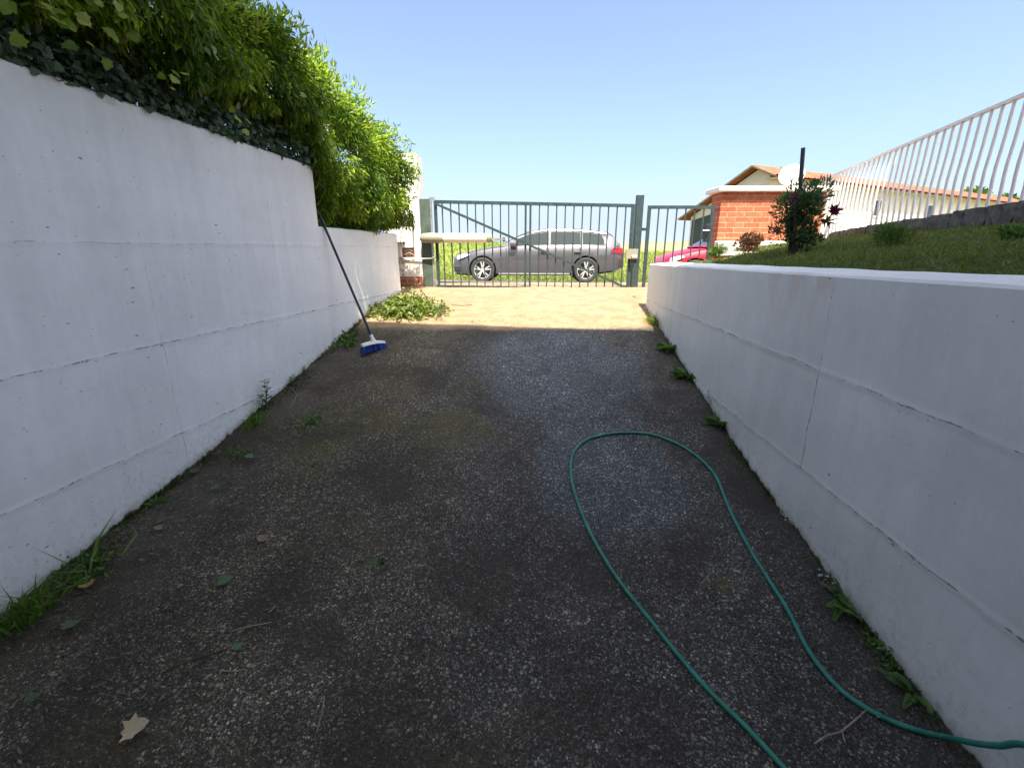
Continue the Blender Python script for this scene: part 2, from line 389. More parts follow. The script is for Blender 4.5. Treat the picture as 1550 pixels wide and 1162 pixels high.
def brick_mat(name, scale, a, b, mortar, off=(0,0,0), ms=.02, bw=.5, rh=.25):
    t = NT(name); c = t.coord(); x, y, z = t.sep(c); v = t.comb(t.math('ADD', x, t.math('MULTIPLY', y, .97)), z, 0.)
    n = t.new('ShaderNodeTexBrick'); t.set(n.inputs['Vector'], v); n.inputs['Scale'].default_value = scale
    for k, q in (('Color1', a), ('Color2', b), ('Mortar', mortar)): t.set(n.inputs[k], q)
    n.inputs['Mortar Size'].default_value = ms; n.inputs['Brick Width'].default_value = bw; n.inputs['Row Height'].default_value = rh
    ns = t.noise(c, 30, 5); k = t.math('MULTIPLY', t.rng(ns, .3, .7, .7, 1.2), t.rng(t.noise(c, 4.5, 5, .7), .3, .7, .78, 1.15)); col = t.mix(1., n.outputs['Color'], t.comb(k, k, k), 'MULTIPLY')
    t.bump(t.math('ADD', t.math('MULTIPLY', n.outputs['Fac'], -1), t.math('MULTIPLY', ns, .4)), .006); return t.fin(col, .85, 0, .2)
M_brick = brick_mat('red_brick', 1.9, (.42, .105, .05), (.50, .15, .075), (.50, .30, .20), ms=.012, bw=.5, rh=.145)
M_brick2 = brick_mat('old_red_brick', 2, (.33, .12, .07), (.27, .10, .06), (.34, .25, .18), bw=.5, rh=.14)

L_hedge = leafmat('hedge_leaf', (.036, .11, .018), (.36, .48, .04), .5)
L_ivy = leafmat('ivy_leaf', (.04, .075, .045), (.12, .18, .105), .2)
L_vine = leafmat('vine_leaf', (.12, .24, .025), (.38, .40, .09), .4)
L_weed = leafmat('weed_leaf', (.05, .13, .03), (.15, .27, .06), .35)
L_grass = leafmat('grass_blade', (.07, .16, .02), (.18, .30, .05), .35)
L_lawn = leafmat('lawn_blade', (.09, .13, .028), (.22, .26, .07), .4)
L_field = leafmat('meadow_grass', (.14, .19, .03), (.24, .28, .06), .35)
L_shrub = leafmat('oleander_leaf', (.03, .08, .03), (.10, .18, .065), .3)
L_shrub2 = leafmat('bright_shrub_leaf', (.05, .12, .02), (.14, .25, .05), .3)
L_redsh = leafmat('reddish_leaf', (.13, .035, .03), (.16, .13, .05), .25)
L_flower = leafmat('purple_flower', (.09, .012, .05), (.20, .03, .10), .3)
L_cut = leafmat('cut_foliage', (.05, .10, .02), (.26, .32, .07), .4)
L_tree = leafmat('tree_leaf', (.035, .08, .015), (.13, .20, .04), .3)
L_dry = leafmat('dry_litter', (.07, .05, .03), (.30, .24, .14), .2)
L_moss = leafmat('moss_blade', (.03, .06, .01), (.09, .14, .025), .25)

# ------------------------------------------------------------------ setting: ground, drive, road, field, hills
def grid(name, xs_f, ys, nx, zf, mat, kind='structure'):
    V = []; F = []
    for j, y in enumerate(ys):
        x0, x1 = xs_f(y)
        for i in range(nx+1):
            x = x0+(x1-x0)*i/nx; V.append((x, y, zf(x, y)))
    ny = len(ys)
    for j in range(ny-1):
        for i in range(nx):
            a = j*(nx+1)+i; F.append((a, a+1, a+nx+2, a+nx+1))
    return tag(np_mesh(name, V, F, mat, smooth=True), kind=kind)
def far_z(x, y):
    t_ = min(max((y-17)/25, 0), 1)
    base = -1.09-.012*x*(1-t_)
    lift = (1.72 if x < 0 else 1.72-.85*min(x/8, 1))
    return base + lift*t_*t_*(3-2*t_) + .05*math.sin(x*.7+y*.3)*t_
grid('ground', lambda y: (-3000, 3000), [-300, -50, 0, 8, 16, 30, 60, 3000], 6, lambda x, y: -2.4, M_ground)
def wav(x, y): return .006*math.sin(3.1*x+1.3*y)*math.sin(2.3*y-x) + .004*math.sin(7*x+2)*math.sin(6*y)
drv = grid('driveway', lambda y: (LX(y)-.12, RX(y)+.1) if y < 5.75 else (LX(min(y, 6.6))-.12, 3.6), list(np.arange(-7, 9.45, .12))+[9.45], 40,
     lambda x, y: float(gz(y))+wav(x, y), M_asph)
def road_z(x, y): return float(gz(y)) - .012*x
grid('verge', lambda y: (-40, 60), [7.62, 8.2, 8.8, 9.5, 9.9], 20, lambda x, y: float(gz(y))-.02-.012*x*min(1, max(0, (y-7.6)/2)), M_sand)
grid('road', lambda y: (-40, 60), list(np.arange(9.6, 16.6, .5)), 20, lambda x, y: road_z(x, y)+.004, M_road)
grid('field', lambda y: (-60-y, 70+y), list(np.arange(16.3, 45, 1.4))+[60, 120, 400], 60, lambda x, y: far_z(x, y) if y < 45 else far_z(x, 45)*(45/y)**.0 - (y-45)*.0018, M_field)
def hill_z(x, y): return -2 + (8.*math.exp(-((y-620)/190)**2))*(1+.35*math.sin(x*.011)+.25*math.sin(x*.031+1)+.1*math.sin(x*.09))
grid('hills', lambda y: (-1500, 1500), list(np.arange(300, 1000, 40)), 150, hill_z, M_hill)
def lawn_z(x, y):
    x0 = RX(min(max(y, -2), 5.7))+.22
    t_ = max(0, min(1, (x-x0)/(4.6+.2*(y-4.8)-x0))) if x > x0 else 0
    return -.165 + .40*t_ + .015*min(1, t_*4)*math.sin(x*3+y*2.2) - .012*max(0, y-3)
lawn = grid('lawn', lambda y: (RX(y)+.17 if y < 5.61 else 3.28, 4.75+.22*(y-4.8) if y > 2 else 4.6), list(np.arange(-1, 5.55, .15))+[5.60, 5.62]+list(np.arange(5.75, 7.35, .15)), 36, lawn_z, M_lawnsoil)
grid('terrace', lambda y: (4.68+.22*(y-4.8) if y > 2 else 4.5, 16), list(np.arange(-1, 9.1, .5)), 10, lambda x, y: .36-.02*(y-3), M_sand)
grid('hedge_bed', lambda y: (-8, LX(y)-.16), [-2, 0, 2, 4, 4.62, 4.66, 7.3], 6, lambda x, y: .62 if y < 4.64 else .1, M_soil)

# lawn grass (stuff)
def blades(P, h, w, lean=.5):
    n = len(P); D = unit(np.concatenate([rng.normal(0, lean, (n, 2)), np.ones((n, 1))], 1)); N = unit(np.concatenate([rng.normal(size=(n, 2)), np.zeros((n, 1))+.1], 1))
    return leaves(P, D, N, h, w, .1, .15)
n = 52000; Y = rng.uniform(.6, 7.3, n); Xr = rnd(n)
x0 = np.array([RX(min(y, 5.7)) for y in Y])+.2; x1 = 4.7+.22*(np.maximum(Y, 2)-4.8); X = x0+(x1-x0)*Xr
kp = (Y < 5.6) | (X > 3.3); X, Y = X[kp], Y[kp]; n = len(X)
P = np.stack([X, Y, [lawn_z(a, b)-.004 for a, b in zip(X, Y)]], 1)
cl = np.sin(X*9+np.sin(Y*7)*2)*np.sin(Y*8+X*3)
V, F = blades(P, rng.uniform(.02, .05, n)*(1+.45*cl), .009, .75)
tag(np_mesh('lawn_grass', V, F, L_lawn, attrs={'tint': np.repeat(np.clip(rnd(n)*.8+.15*cl, 0, 1), 4)}), 'short green grass on the sloping lawn above the right wall', 'grass', kind='stuff')
n = 42000; X = rng.uniform(-14, 22, n); Y = 16.3+rng.random(n)**1.6*22
P = np.stack([X, Y, [far_z(a, b)-.02 for a, b in zip(X, Y)]], 1); V, F = blades(P, rng.uniform(.10, .30, n), .025, .45)
tag(np_mesh('meadow_grass', V, F, L_field, attrs={'tint': np.repeat(rnd(n), 4)}), 'tall sunlit meadow grass across the road', 'grass', kind='stuff')

# ------------------------------------------------------------------ retaining walls
def wall(name, ys, face, top, thick, side, mat, label, cap=0.):
    """face x(y), top z(y); side -1 wall body lies towards -x"""
    V = []; F = []; foot = []; nz = 26; cols = nz+1+3
    for j, y in enumerate(ys):
        g = float(gz(y)); tp = top(y)
        for i in range(nz+1):
            z = g-.12+(tp-.012-g+.12)*i/nz
            b = .004*math.sin(2.1*y+3*z)*math.sin(1.7*z+.8*y) + .0015*math.sin(13*z+4*y)
            V.append((face(y)+b, y, z)); foot.append(z-g)
        e = .0012*math.sin(y*13)+.001*math.sin(y*7+2)
        V.append((face(y)+side*.012, y, tp+e)); foot.append(9)
        V.append((face(y)+side*thick, y, tp+cap+e)); foot.append(9)
        V.append((face(y)+side*thick, y, g-.1)); foot.append(9)
    for j in range(len(ys)-1):
        for i in range(cols-1):
            a = j*cols+i; F.append((a, a+cols, a+cols+1, a+1))
    nV = len(V)
    V2 = V; F4 = F
    # close both ends with fans of quads
    for j in (0, len(ys)-1):
        b = j*cols
        bk = b+cols-1
        for i in range(0, cols-2, 1):
            F4.append((b+i, b+i+1, bk, bk) if False else (b+i, b+i+1, bk, b+i))
    me = bpy.data.meshes.new(name); me.from_pydata(V2, [], [tuple(dict.fromkeys(f)) for f in F4]); me.update()
    bm = bmesh.new(); bm.from_mesh(me); bmesh.ops.recalc_face_normals(bm, faces=bm.faces[:]); bm.to_mesh(me); bm.free()
    at = me.attributes.new('foot', 'FLOAT', 'POINT'); at.data.foreach_set('value', foot)
    me.materials.append(mat); o = bpy.data.objects.new(name, me); link(o)
    return tag(o, label, 'wall')
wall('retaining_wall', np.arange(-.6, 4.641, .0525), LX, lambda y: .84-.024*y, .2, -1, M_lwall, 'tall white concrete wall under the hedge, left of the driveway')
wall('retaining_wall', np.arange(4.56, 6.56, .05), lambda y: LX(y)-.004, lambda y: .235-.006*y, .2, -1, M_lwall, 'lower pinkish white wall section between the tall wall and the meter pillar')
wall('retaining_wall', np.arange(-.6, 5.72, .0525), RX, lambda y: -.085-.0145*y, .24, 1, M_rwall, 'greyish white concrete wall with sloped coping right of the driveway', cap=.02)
mb = MB(); mb.box((RX(5.7)+.243, 5.5, -.9), (3.3, 5.7, -.165), .008); tag(mb.build('return_wall', M_white), 'short white wall return closing the end of the lawn', 'wall')

# ------------------------------------------------------------------ the unseen house behind the camera (its roof is shaped to throw the shade)
hs = thing('house', (0, 0, 0), 'white house out of view, its roof shaped to shade the lower driveway', 'house', rz=R(-6))
EZ = 5.78
mb = MB(); mb.box((-3.4, -5.5, -1.7), (-2.62, -2.2, EZ-.003)); mb.box((1.75, -5.5, -1.7), (4.6, -2.2, EZ-.003)); mb.box((-2.617, -5.5, 1.0), (1.747, -2.2, EZ-.003)); mb.box((-2.617, -5.5, -1.7), (1.747, -5.3, .997)); mb.build('wall', M_cream, hs)
mb = MB(); P_ = [(-3.6, 1.5), (-1.8, 1.5), (-1.4, 1.9), (1.95, 1.95), (3.4, 3.55), (4.8, 4.9), (6.2, 4.9), (6.2, -3), (-3.6, -3)]; NP = len(P_)  # unseen roof slab, outline trimmed and notched to set where the shade ends
mb.add([(x, y, EZ) for x, y in P_]+[(x, y, EZ+.16) for x, y in P_], [tuple(range(NP)), tuple(range(NP, 2*NP))]+[(i, (i+1) % NP, NP+(i+1) % NP, NP+i) for i in range(NP)]); mb.build('roof', M_white, hs)
mb = MB(); mb.box((5.6, 1.2, .3), (5.9, 1.5, EZ-.003), .02); mb.build('porch_column', M_white, hs)

# ------------------------------------------------------------------ hedge, ivy, vine
def hedge_sect(y):
    """centre x, half width, centre z, half height"""
    top = np.interp(y, [0, 3, 4.6, 5.6, 6.3, 6.7], [1.62, 1.58, 1.56, 1.47, 1.27, .95])
    bot = np.interp(y, [0, 4.5, 4.8, 6.7], [1.09, .93, .31, .27])
    bul = np.interp(y, [0, 2, 3.3, 4.3, 5.2, 6.2, 6.7], [.42, .42, .36, .28, .2, .24, .1])
    xf = -2.529+.1523*y + bul; hw = .75
    return xf-hw, hw, (top+bot)/2, (top-bot)/2
def hedge_pts(n, dep0, dep1, y0=.1, y1=6.72):
    Y = rng.uniform(y0, y1, n); th = rng.uniform(-math.pi*.55, math.pi*.75, n)
    xc, hw, zc, hh = hedge_sect(Y)
    lump = .07*np.sin(Y*5.1+th*2)+.06*np.sin(Y*9.3-th*4.1)+.05*np.sin(Y*17+th*7)+.03*np.sin(Y*31+th*13)
    r = 1+lump*1.25-rng.uniform(dep0, dep1, n)
    c, s_ = np.cos(th), np.sin(th); e = .62
    cx = np.sign(c)*np.abs(c)**e; sz = np.sign(s_)*np.abs(s_)**e
    P = np.stack([xc+hw*r*cx, Y, zc+hh*r*sz], 1)
    N = unit(np.stack([c*hh, np.where(Y > 6, (Y-6)*.9, 0)*1., s_*hw], 1))
    return P, N
hedge = thing('hedge', (-2.3, 3.3, .6), 'long leafy green hedge overhanging the left wall, sunlit at its far end', 'hedge')
def child_np(name, V, F, mat, par, attrs):
    o = np_mesh(name, np.asarray(V)-np.array(par.location), F, mat, par, attrs); return o
n = 125000
P, N = hedge_pts(n, -.03, .34); 
D = N*.55 + np.array([0.1, -.25, -.55]) + rng.normal(0, .42, (n, 3))
NN = N*.7 + np.array([0, 0, .5]) + rng.normal(0, .35, (n, 3))
sz = rng.uniform(.035, .085, n)*rng.uniform(.75, 1.1, n)
V1, F1 = leaves(P, D, NN, sz, sz*rng.uniform(.2, .34, n), .2, .18)
k = 1500; P2, N2 = hedge_pts(k, -.16, -.02); up = (N2[:, 2] > .1); P2, N2 = P2[up], N2[up]; k = len(P2)   # free sprigs breaking the outline
P2 = np.repeat(P2, 9, 0)+rng.normal(0, .025, (k*9, 3)); N2 = np.repeat(N2, 9, 0)
V2, F2 = leaves(P2, N2*.6+np.array([0, 0, .35])+rng.normal(0, .5, (k*9, 3)), rdir(k*9), rng.uniform(.04, .08, k*9), .018, .2, .1)
tint = np.concatenate([np.repeat(np.clip(rng.normal(.42, .25, n)+.25*np.sin(P[:, 1]*6+P[:, 2]*5), 0, 1), 4), np.repeat(rng.uniform(.4, 1, k*9), 4)])
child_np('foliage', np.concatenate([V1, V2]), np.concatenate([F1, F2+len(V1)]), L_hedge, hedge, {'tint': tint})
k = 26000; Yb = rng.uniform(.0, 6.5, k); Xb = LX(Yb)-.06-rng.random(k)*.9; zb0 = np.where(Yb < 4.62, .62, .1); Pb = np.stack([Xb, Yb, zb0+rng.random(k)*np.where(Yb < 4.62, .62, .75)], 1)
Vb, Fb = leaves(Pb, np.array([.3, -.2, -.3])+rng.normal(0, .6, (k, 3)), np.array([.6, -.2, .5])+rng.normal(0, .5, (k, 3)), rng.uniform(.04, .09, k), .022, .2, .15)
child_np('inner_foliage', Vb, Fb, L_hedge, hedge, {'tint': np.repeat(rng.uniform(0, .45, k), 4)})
k = 420; P3, N3 = hedge_pts(k, -.02, .12); V3, F3 = leaves(P3, N3*.4+np.array([.1, -.2, -.7])+rng.normal(0, .4, (k, 3)), N3+rng.normal(0, .4, (k, 3)), rng.uniform(.05, .09, k), .02, .3, .3)
child_np('dead_leaf', V3, F3, L_dry, hedge, {'tint': np.repeat(rng.uniform(.3, 1, k), 4)})['kind'] = 'stuff'
mb = MB()
for i in range(70):
    y = rng.uniform(.3, 6.4); xc, hw, zc, hh = hedge_sect(y); a = rng.uniform(-.4, .5)
    p0 = Vector((xc+a*.6, y, zc-hh-.05)); p1 = p0+Vector((rng.normal(0, .12), rng.normal(0, .15), hh*1.0)); p2 = p1+Vector((rng.normal(0, .2), rng.normal(0, .15), hh*.75))
    mb.tube([p0-hedge.location, p1-hedge.location, p2-hedge.location], [.014, .009, .004], 5)
mb.build('stem', M_bark, hedge)
# lobed leaf used for ivy, vine and fallen leaves
LOBE = [(0, 0), (.16, .10), (.42, .02), (.37, .24), (.50, .50), (.32, .52), (.26, .80), (.03, 1.0), (-.23, .78), (-.33, .55), (-.52, .47), (-.36, .25), (-.42, .02), (-.16, .10)]
def lobed(C, D, N, L, curl=.15, wid=1.):
    D = unit(D); Sd = unit(np.cross(D, N)); N = np.cross(Sd, D); n = len(C); L = np.broadcast_to(np.asarray(L, float), (n,))
    q = np.array([(0, .35)]+LOBE); m = len(q)
    pts = C[:, None]+(Sd[:, None]*q[None, :, 0:1]*wid+D[:, None]*q[None, :, 1:2]+N[:, None]*(-curl*(q[None, :, 0:1]**2*2+(q[None, :, 1:2]-.4)**2)))*L[:, None, None]
    V = pts.reshape(-1, 3); F = []
    for i in range(1, m): F.append((0, i, i+1 if i+1 < m else 1))
    F = (np.arange(n)[:, None, None]*m+np.array(F)[None]).reshape(-1, 3)
    return V, F, m
ivy = thing('ivy', (-2.2, 3, .8), 'dark bluish ivy creeping along the top edge of the tall white wall', 'ivy')
n = 1900; Y = rng.uniform(.3, 4.64, n); hgt = rng.random(n)**1.5*.19
P = np.stack([LX(Y)-.015+rng.normal(0, .03, n)+.25*hgt, Y, .84-.024*Y-.0+hgt-.02*(rnd(n) > .9)], 1)
V, F, m = lobed(P, np.array([.25, -.2, .05])+rng.normal(0, .5, (n, 3)), np.array([.8, -.35, .45])+rng.normal(0, .3, (n, 3)), rng.uniform(.025, .055, n))
child_np('foliage', V, F, L_ivy, ivy, {'tint': np.repeat(rnd(n), m)})
mb = MB()
for i in range(14):
    y = .3+i*.31; mb.tube([Vector((LX(y+d)-.03+random.uniform(-.02, .02), y+d, .84-.024*(y+d)+random.uniform(.0, .05)))-ivy.location for d in (0, .12, .25, .38)], .004, 5)
mb.build('stem', M_bark, ivy)
vine = thing('vine', (-2, 2.2, 1.2), 'broad yellow green vine leaves trailing over the near end of the hedge', 'vine')
P = []
for (px, py, Yd, k_, sp) in ((170, 15, 2.2, 12, .05), (235, 22, 2.4, 12, .06), (300, 115, 2.75, 4, .03), (75, 28, 2.0, 3, .03), (335, 60, 3.0, 6, .08), (150, 60, 2.3, 3, .06), (385, 90, 3.4, 6, .09), (260, 60, 2.6, 5, .1), (420, 150, 4.0, 6, .1), (345, 180, 3.2, 5, .1), (500, 270, 4.9, 6, .1)):
    for i in range(k_):
        p = at_y(px, py, Yd); xc, hw, zc, hh = hedge_sect(p[1]); P.append(np.array([LX(p[1])+float(np.interp(p[1], [0, 2, 3.3, 4.3, 5.2], [.42, .42, .36, .28, .2]))-.02, p[1], p[2]])+rng.normal(0, sp, 3)*np.array([.5, 1, .8]))
P = np.array(P); n = len(P)
V, F, m = lobed(P, np.array([.4, -.2, -.5])+rng.normal(0, .45, (n, 3)), np.array([.9, -.4, .5])+rng.normal(0, .3, (n, 3)), rng.uniform(.03, .065, n))
child_np('foliage', V, F, L_vine, vine, {'tint': np.repeat(rnd(n)**1.2, m)})
mb = MB(); mb.tube([Vector((-2.02, 1.7, 1.35))-vine.location, Vector((-1.85, 2.6, 1.3))-vine.location, Vector((-1.8, 3.6, 1.2))-vine.location, Vector((-1.72, 4.8, .9))-vine.location], .006, 5); mb.build('stem', M_bark, vine)

# ------------------------------------------------------------------ meter pillar, gate plate, gate, opener
YG = 7.2
pl = thing('gate_pillar', (-1.56, YG+.2, -.57), 'white rendered pillar with meter recess beside the gate', 'pillar')
Lc = Vector(pl.location)
def pb(name, mat, boxes, bev=0, par=pl):
    mb = MB()
    for a, b in boxes: mb.box(Vector(a)-Lc, Vector(b)-Lc, bev)
    return mb.build(name, mat, par)
x0, x1 = -1.9, -1.355; y0, y1 = YG, YG+.4
pb('wall', M_white, [((x0, y0, .43), (x1, y1, 1.30)), ((-1.455, y0, -.40), (x1, y1, .43)), ((x0, y0, -.40), (-1.665, y1, .43)), ((-1.665, y0+.16, -.40), (-1.455, y1, .43)), ((-1.665, y0, -.40), (-1.455, y0+.16, -.12))])
pb('plinth', M_brick2, [((x0, y0-.03, -.62), (x1+.01, y1, -.403))], .008)
bx = pb('meter_box', M_dish, [((-1.655, y0+.015, .02), (-1.485, y0+.13, .31))], .006)
pb('keyhole', M_black, [((-1.64, y0+.010, .22), (-1.625, y0+.0145, .26)), ((-1.62, y0+.010, .06), (-1.605, y0+.0145, .12))], 0, bx)
pb('niche_back', M_brick2, [((-1.66, y0+.10, -.115), (-1.46, y0+.155, .015))])
mb = MB(); 
for zz_ in (-.03, -.07): mb.tube([Vector((-1.62, y0+.07, zz_))-Lc, Vector((-1.54, y0+.05, zz_+.02))-Lc, Vector((-1.5, y0+.08, zz_))-Lc], .012, 7)
mb.build('pipe', M_galv, pl)
mb = MB()
for i in range(26):   # spalled plaster below the recess
    c = Vector((random.uniform(-1.72, -1.44), y0-.001, random.uniform(-.38, -.14)))-Lc; r = random.uniform(.008, .03)
    pts = [c+Vector((r*(.6+.6*random.random())*math.cos(t)*1.2, random.uniform(-.004, 0), r*(.6+.6*random.random())*math.sin(t))) for t in np.linspace(0, 6.283, 8)[:-1]]
    mb.add([c+Vector((0, -.003, 0))]+pts, [(0, i_+1, (i_+1) % 7+1) for i_ in range(7)])
mb.build('spalled_plaster', M_soffit, pl)

gp = thing('gate_plate_post', (-1.27, YG, -.57), 'wide weathered dark green steel plate between pillar and gate', 'gate post')
Lc = Vector(gp.location)
mb = MB(); mb.box(Vector((-1.345, YG-.01, -.60))-Lc, Vector((-1.205, YG+.05, .70))-Lc, .004); mb.build('plate', M_greenold, gp)
mb = MB(); mb.tube([Vector((-1.187, YG-.0, -.6))-Lc, Vector((-1.187, YG, .715))-Lc], .018, 10); mb.build('hinge_pole', M_galv, gp, True)
for zz_ in (.66, -.52):
  mb = MB(); mb.lathe([(0, 0), (.034, 0), (.034, .06), (0, .06)], 'Z', Vector((-1.155, YG, zz_))-Lc, 10)
  mb.build('hinge', M_galv, gp)
mb = MB(); mb.tube([Vector(p)-Lc for p in [(-1.7, YG-.02, -.135), (-1.35, YG-.03, -.14), (-1.2, YG-.05, -.135), (-1.13, YG-.06, -.10)]], .011, 6); mb.build('conduit', M_galv, gp, True)

def gate(name, xa, xb, zt, zb, nbar, label, parent_loc, mids=(), braces=(), y=YG, droop=0, fw=.045):
    t = thing(name, parent_loc, label, 'gate'); Lc = Vector(parent_loc)
    z_at = lambda x, z: z-droop*(x-xa)/(xb-xa)
    mb = MB()
    A = lambda x, z: Vector((x, y, z_at(x, z)))-Lc
    mb.bar(A(xa, zt), A(xb, zt), fw, .04); mb.bar(A(xa+fw/2, zb), A(xb-fw/2, zb), fw*.8, .036)
    mb.bar(A(xa+fw/2, zt-fw/2), A(xa+fw/2, zb-.02), fw, .038); mb.bar(A(xb-fw/2, zt-fw/2), A(xb-fw/2, zb-.02), fw, .038)
    mb.build('frame', M_green, t)
    for m_ in mids: mb = MB(); mb.bar(A(m_, zt-fw/2), A(m_, zb+fw*.4), .03, .034); mb.build('stile', M_green, t)
    for (a, b, c, d) in braces: mb = MB(); p = A(a, b); q = A(c, d); p.y -= .032; q.y -= .032; mb.bar(p, q, .034, .024); mb.build('brace', M_green, t)
    for x in nbar: mb = MB(); mb.bar(A(x, zt-fw/2), A(x, zb-.01), .017, .017); mb.build('bar', M_green, t)
    return t
xa, xb = -1.14, 1.79; xm = .235
bars_ = [xa+(xm-.04-xa)*i/11 for i in range(1, 11)]+[xm+.04+(xb-xm-.04)*i/12 for i in range(1, 12)]
g1 = gate('driveway_gate', xa, xb, .66, -.545, bars_, 'wide dark green barred gate with a diagonal brace, closing the driveway', (xa, YG, -.56), (xm-.035, xm+.035), [(xa+.03, .63, xb-.03, -.52)], droop=.055)
post = thing('gate_post', (1.86, YG+.01, -.6), 'tall square green post with a lock box between the two gates', 'gate post'); Lc = Vector(post.location)
mb = MB(); mb.box((-.05, -.05, -.04), (.05, .05, 1.35), .004); mb.build('shaft', M_green, post)
lb = MB().box((-.17, -.085, .46), (.01, -.055, .60), .004).build('lock_box', M_opener2, post)
MB().tube([(-.08, -.087, .50), (-.08, -.11, .50), (-.02, -.115, .50)], .008, 6).build('handle', M_galv, lb)
MB().box((-.10, -.075, .36), (-.05, -.052, .455), .003).build('strike_plate', M_black, post)
g2 = gate('pedestrian_gate', 1.985, 2.96, .585, -.6, [1.985+.03+.132*i for i in range(1, 7)], 'narrow green barred gate beside the red brick pier', (1.985, YG, -.6), (), ())
lk = MB().box((.86, -.05, .70), (.93, .03, .95), .005).build('lock', M_black, g2)
MB().tube([(.90, -.05, .86), (.90, -.085, .86), (.80, -.09, .86)], .009, 6).build('handle', M_galv, lk)
MB().box((-.06, -.02, .86), (-.006, .02, .90)).build('hinge', M_green, g2)

op = thing('gate_opener', (-1.27, YG-.10, .155), 'cream swing gate motor arm mounted across the left half of the gate', 'gate opener'); zc = 0.0
sq = lambda pr: MB().lathe(pr, 'X', (0, 0, 0), 16)
o = sq([(0, -.085), (.03, -.08), (.06, -.03), (.068, .08), (.062, .20), (.055, .26), (0, .27)]).build('motor_housing', M_opener2, op, True); o.scale = (1, 1., 1.1)
o = sq([(0, .262), (.056, .262), (.058, .28), (.056, .90), (0, .905)]).build('arm_tube', M_opener, op, True); o.scale = (1, 1., 1.15)
o = sq([(0, .903), (.055, .906), (.056, .95), (.042, .975), (0, .98)]).build('end_cap', M_opener2, op, True); o.scale = (1, 1., 1.15)
MB().box((.95, -.012, -.035), (1.17, .012, .0)).build('push_rod', M_galv, op)
MB().box((1.13, .0, -.05), (1.17, .062, .01)).build('gate_bracket', M_green, op)
MB().box((-.06, .0, -.05), (.0, .078, .05)).build('wall_bracket', M_green, op)

# ------------------------------------------------------------------ broom
b0 = hit(566, 531); th0 = Vector(at_y(484, 326, 4.72)); 
bl = Vector((float(b0[0]), float(b0[1]), float(b0[2])))
br = thing('broom', bl, 'broom with navy handle and blue bristles leaning on the left wall', 'broom', rz=R(48)); inv = br.matrix_basis.inverted() if False else (Matrix.Translation(bl) @ Matrix.Rotation(R(48), 4, 'Z')).inverted()
tip = inv @ th0; ax = tip.normalized()
base = Vector((0, 0, .115)); 
mb = MB(); mb.tube([base, base.lerp(tip, .5), tip], [.0125, .0122, .0118], 12); h_ = mb.build('handle', M_navy, br, True)
mb = MB(); mb.tube([base-(tip-base).normalized()*.035, base+(tip-base).normalized()*.05], [.021, .016], 12); mb.box((-.022, -.02, .085), (.022, .02, .118), .006); mb.build('socket', M_bwhite, br, True)
mb = MB()
vs = []
for i in range(13):
    t = i/12*2-1; x = t*.125; w = .036*(1-.35*t*t); z = .098-.014*t*t
    vs += [(x, -w, z-.022), (x, w, z-.022), (x, w*.75, z), (x, -w*.75, z)]
mb.add(vs, [(i*4+a, i*4+(a+1) % 4, i*4+4+(a+1) % 4, i*4+4+a) for i in range(12) for a in range(4)]+[(0, 1, 2, 3), (48, 49, 50, 51)]); mb.build('head', M_bwhite, br, True)
n = 1500; t = rng.uniform(-1, 1, n); yy = rng.uniform(-1, 1, n)
P = np.stack([t*.122, yy*.030*(1-.3*t*t), .078-.012*t*t], 1); D = np.stack([t*.22, yy*.25, -np.ones(n)], 1)+rng.normal(0, .07, (n, 3))
V, F = leaves(P, D, rdir(n), .083, .006, .0, 0.); np_mesh('bristles', V, F, M_bristle, br)

# ------------------------------------------------------------------ garden hose
hp = [(1235, 1215), (1185, 1160), (1130, 1100), (1060, 1030), (985, 940), (930, 870), (890, 800), (868, 740), (864, 705), (872, 680), (895, 663), (940, 655), (990, 658), (1040, 680), (1080, 715), (1105, 770), (1140, 840), (1190, 920), (1225, 985), (1270, 1040), (1330, 1080), (1390, 1104), (1430, 1115)]
pts = [Vector(hit(*p, dz=.011)) for p in hp]
pts += [Vector(at_y(1475, 1124, 1.09)), Vector(at_y(1512, 1128, 1.045)), Vector(at_y(1556, 1128, .985)), Vector((1.455, .80, -1.22))]
for p in pts[:-4]: p.z = float(gz(p.y))+.011+wav(p.x, p.y)
def catmull(P, k=8):
    out = []
    for i in range(len(P)-1):
        p0, p1, p2, p3 = P[max(i-1, 0)], P[i], P[i+1], P[min(i+2, len(P)-1)]
        for j in range(k):
            t = j/k; out.append(.5*((2*p1)+(p2-p0)*t+(2*p0-5*p1+4*p2-p3)*t*t+(3*p1-p0-3*p2+p3)*t**3))
    return out+[P[-1]]
tag(MB().tube(catmull(pts), .0095, 12).build('garden_hose', M_hose, None, True, fix=False), 'green garden hose looped across the driveway', 'hose')

# ------------------------------------------------------------------ cars
def paint(name, c, metal=.6):
    t = NT(name); t.fin(c, .32, metal, .5); t.b.inputs['Coat Weight'].default_value = .8; t.b.inputs['Coat Roughness'].default_value = .04
    n = t.noise(t.coord(), 3, 4); t.set(t.b.inputs['Roughness'], t.rng(n, .3, .7, .28, .42)); return t.m
M_grey = paint('grey_metallic_paint', (.105, .104, .107)); M_red = paint('red_paint', (.42, .004, .02), .0); M_red.node_tree.nodes['Principled BSDF'].inputs['Coat Weight'].default_value = .25
M_sill = plain('grey_trim', (.20, .20, .20), .4, .3)
def glassm():
    t = NT('car_glass'); t.fin((.03, .042, .045), .05, 0, .6); t.b.inputs['Transmission Weight'].default_value = .25; t.b.inputs['IOR'].default_value = 1.2; return t.m
M_cglass = glassm()
M_tyre = plain('tyre_rubber', (.025, .025, .026), .8); M_rim = plain('alloy_rim', (.62, .61, .58), .3, .6, .05)
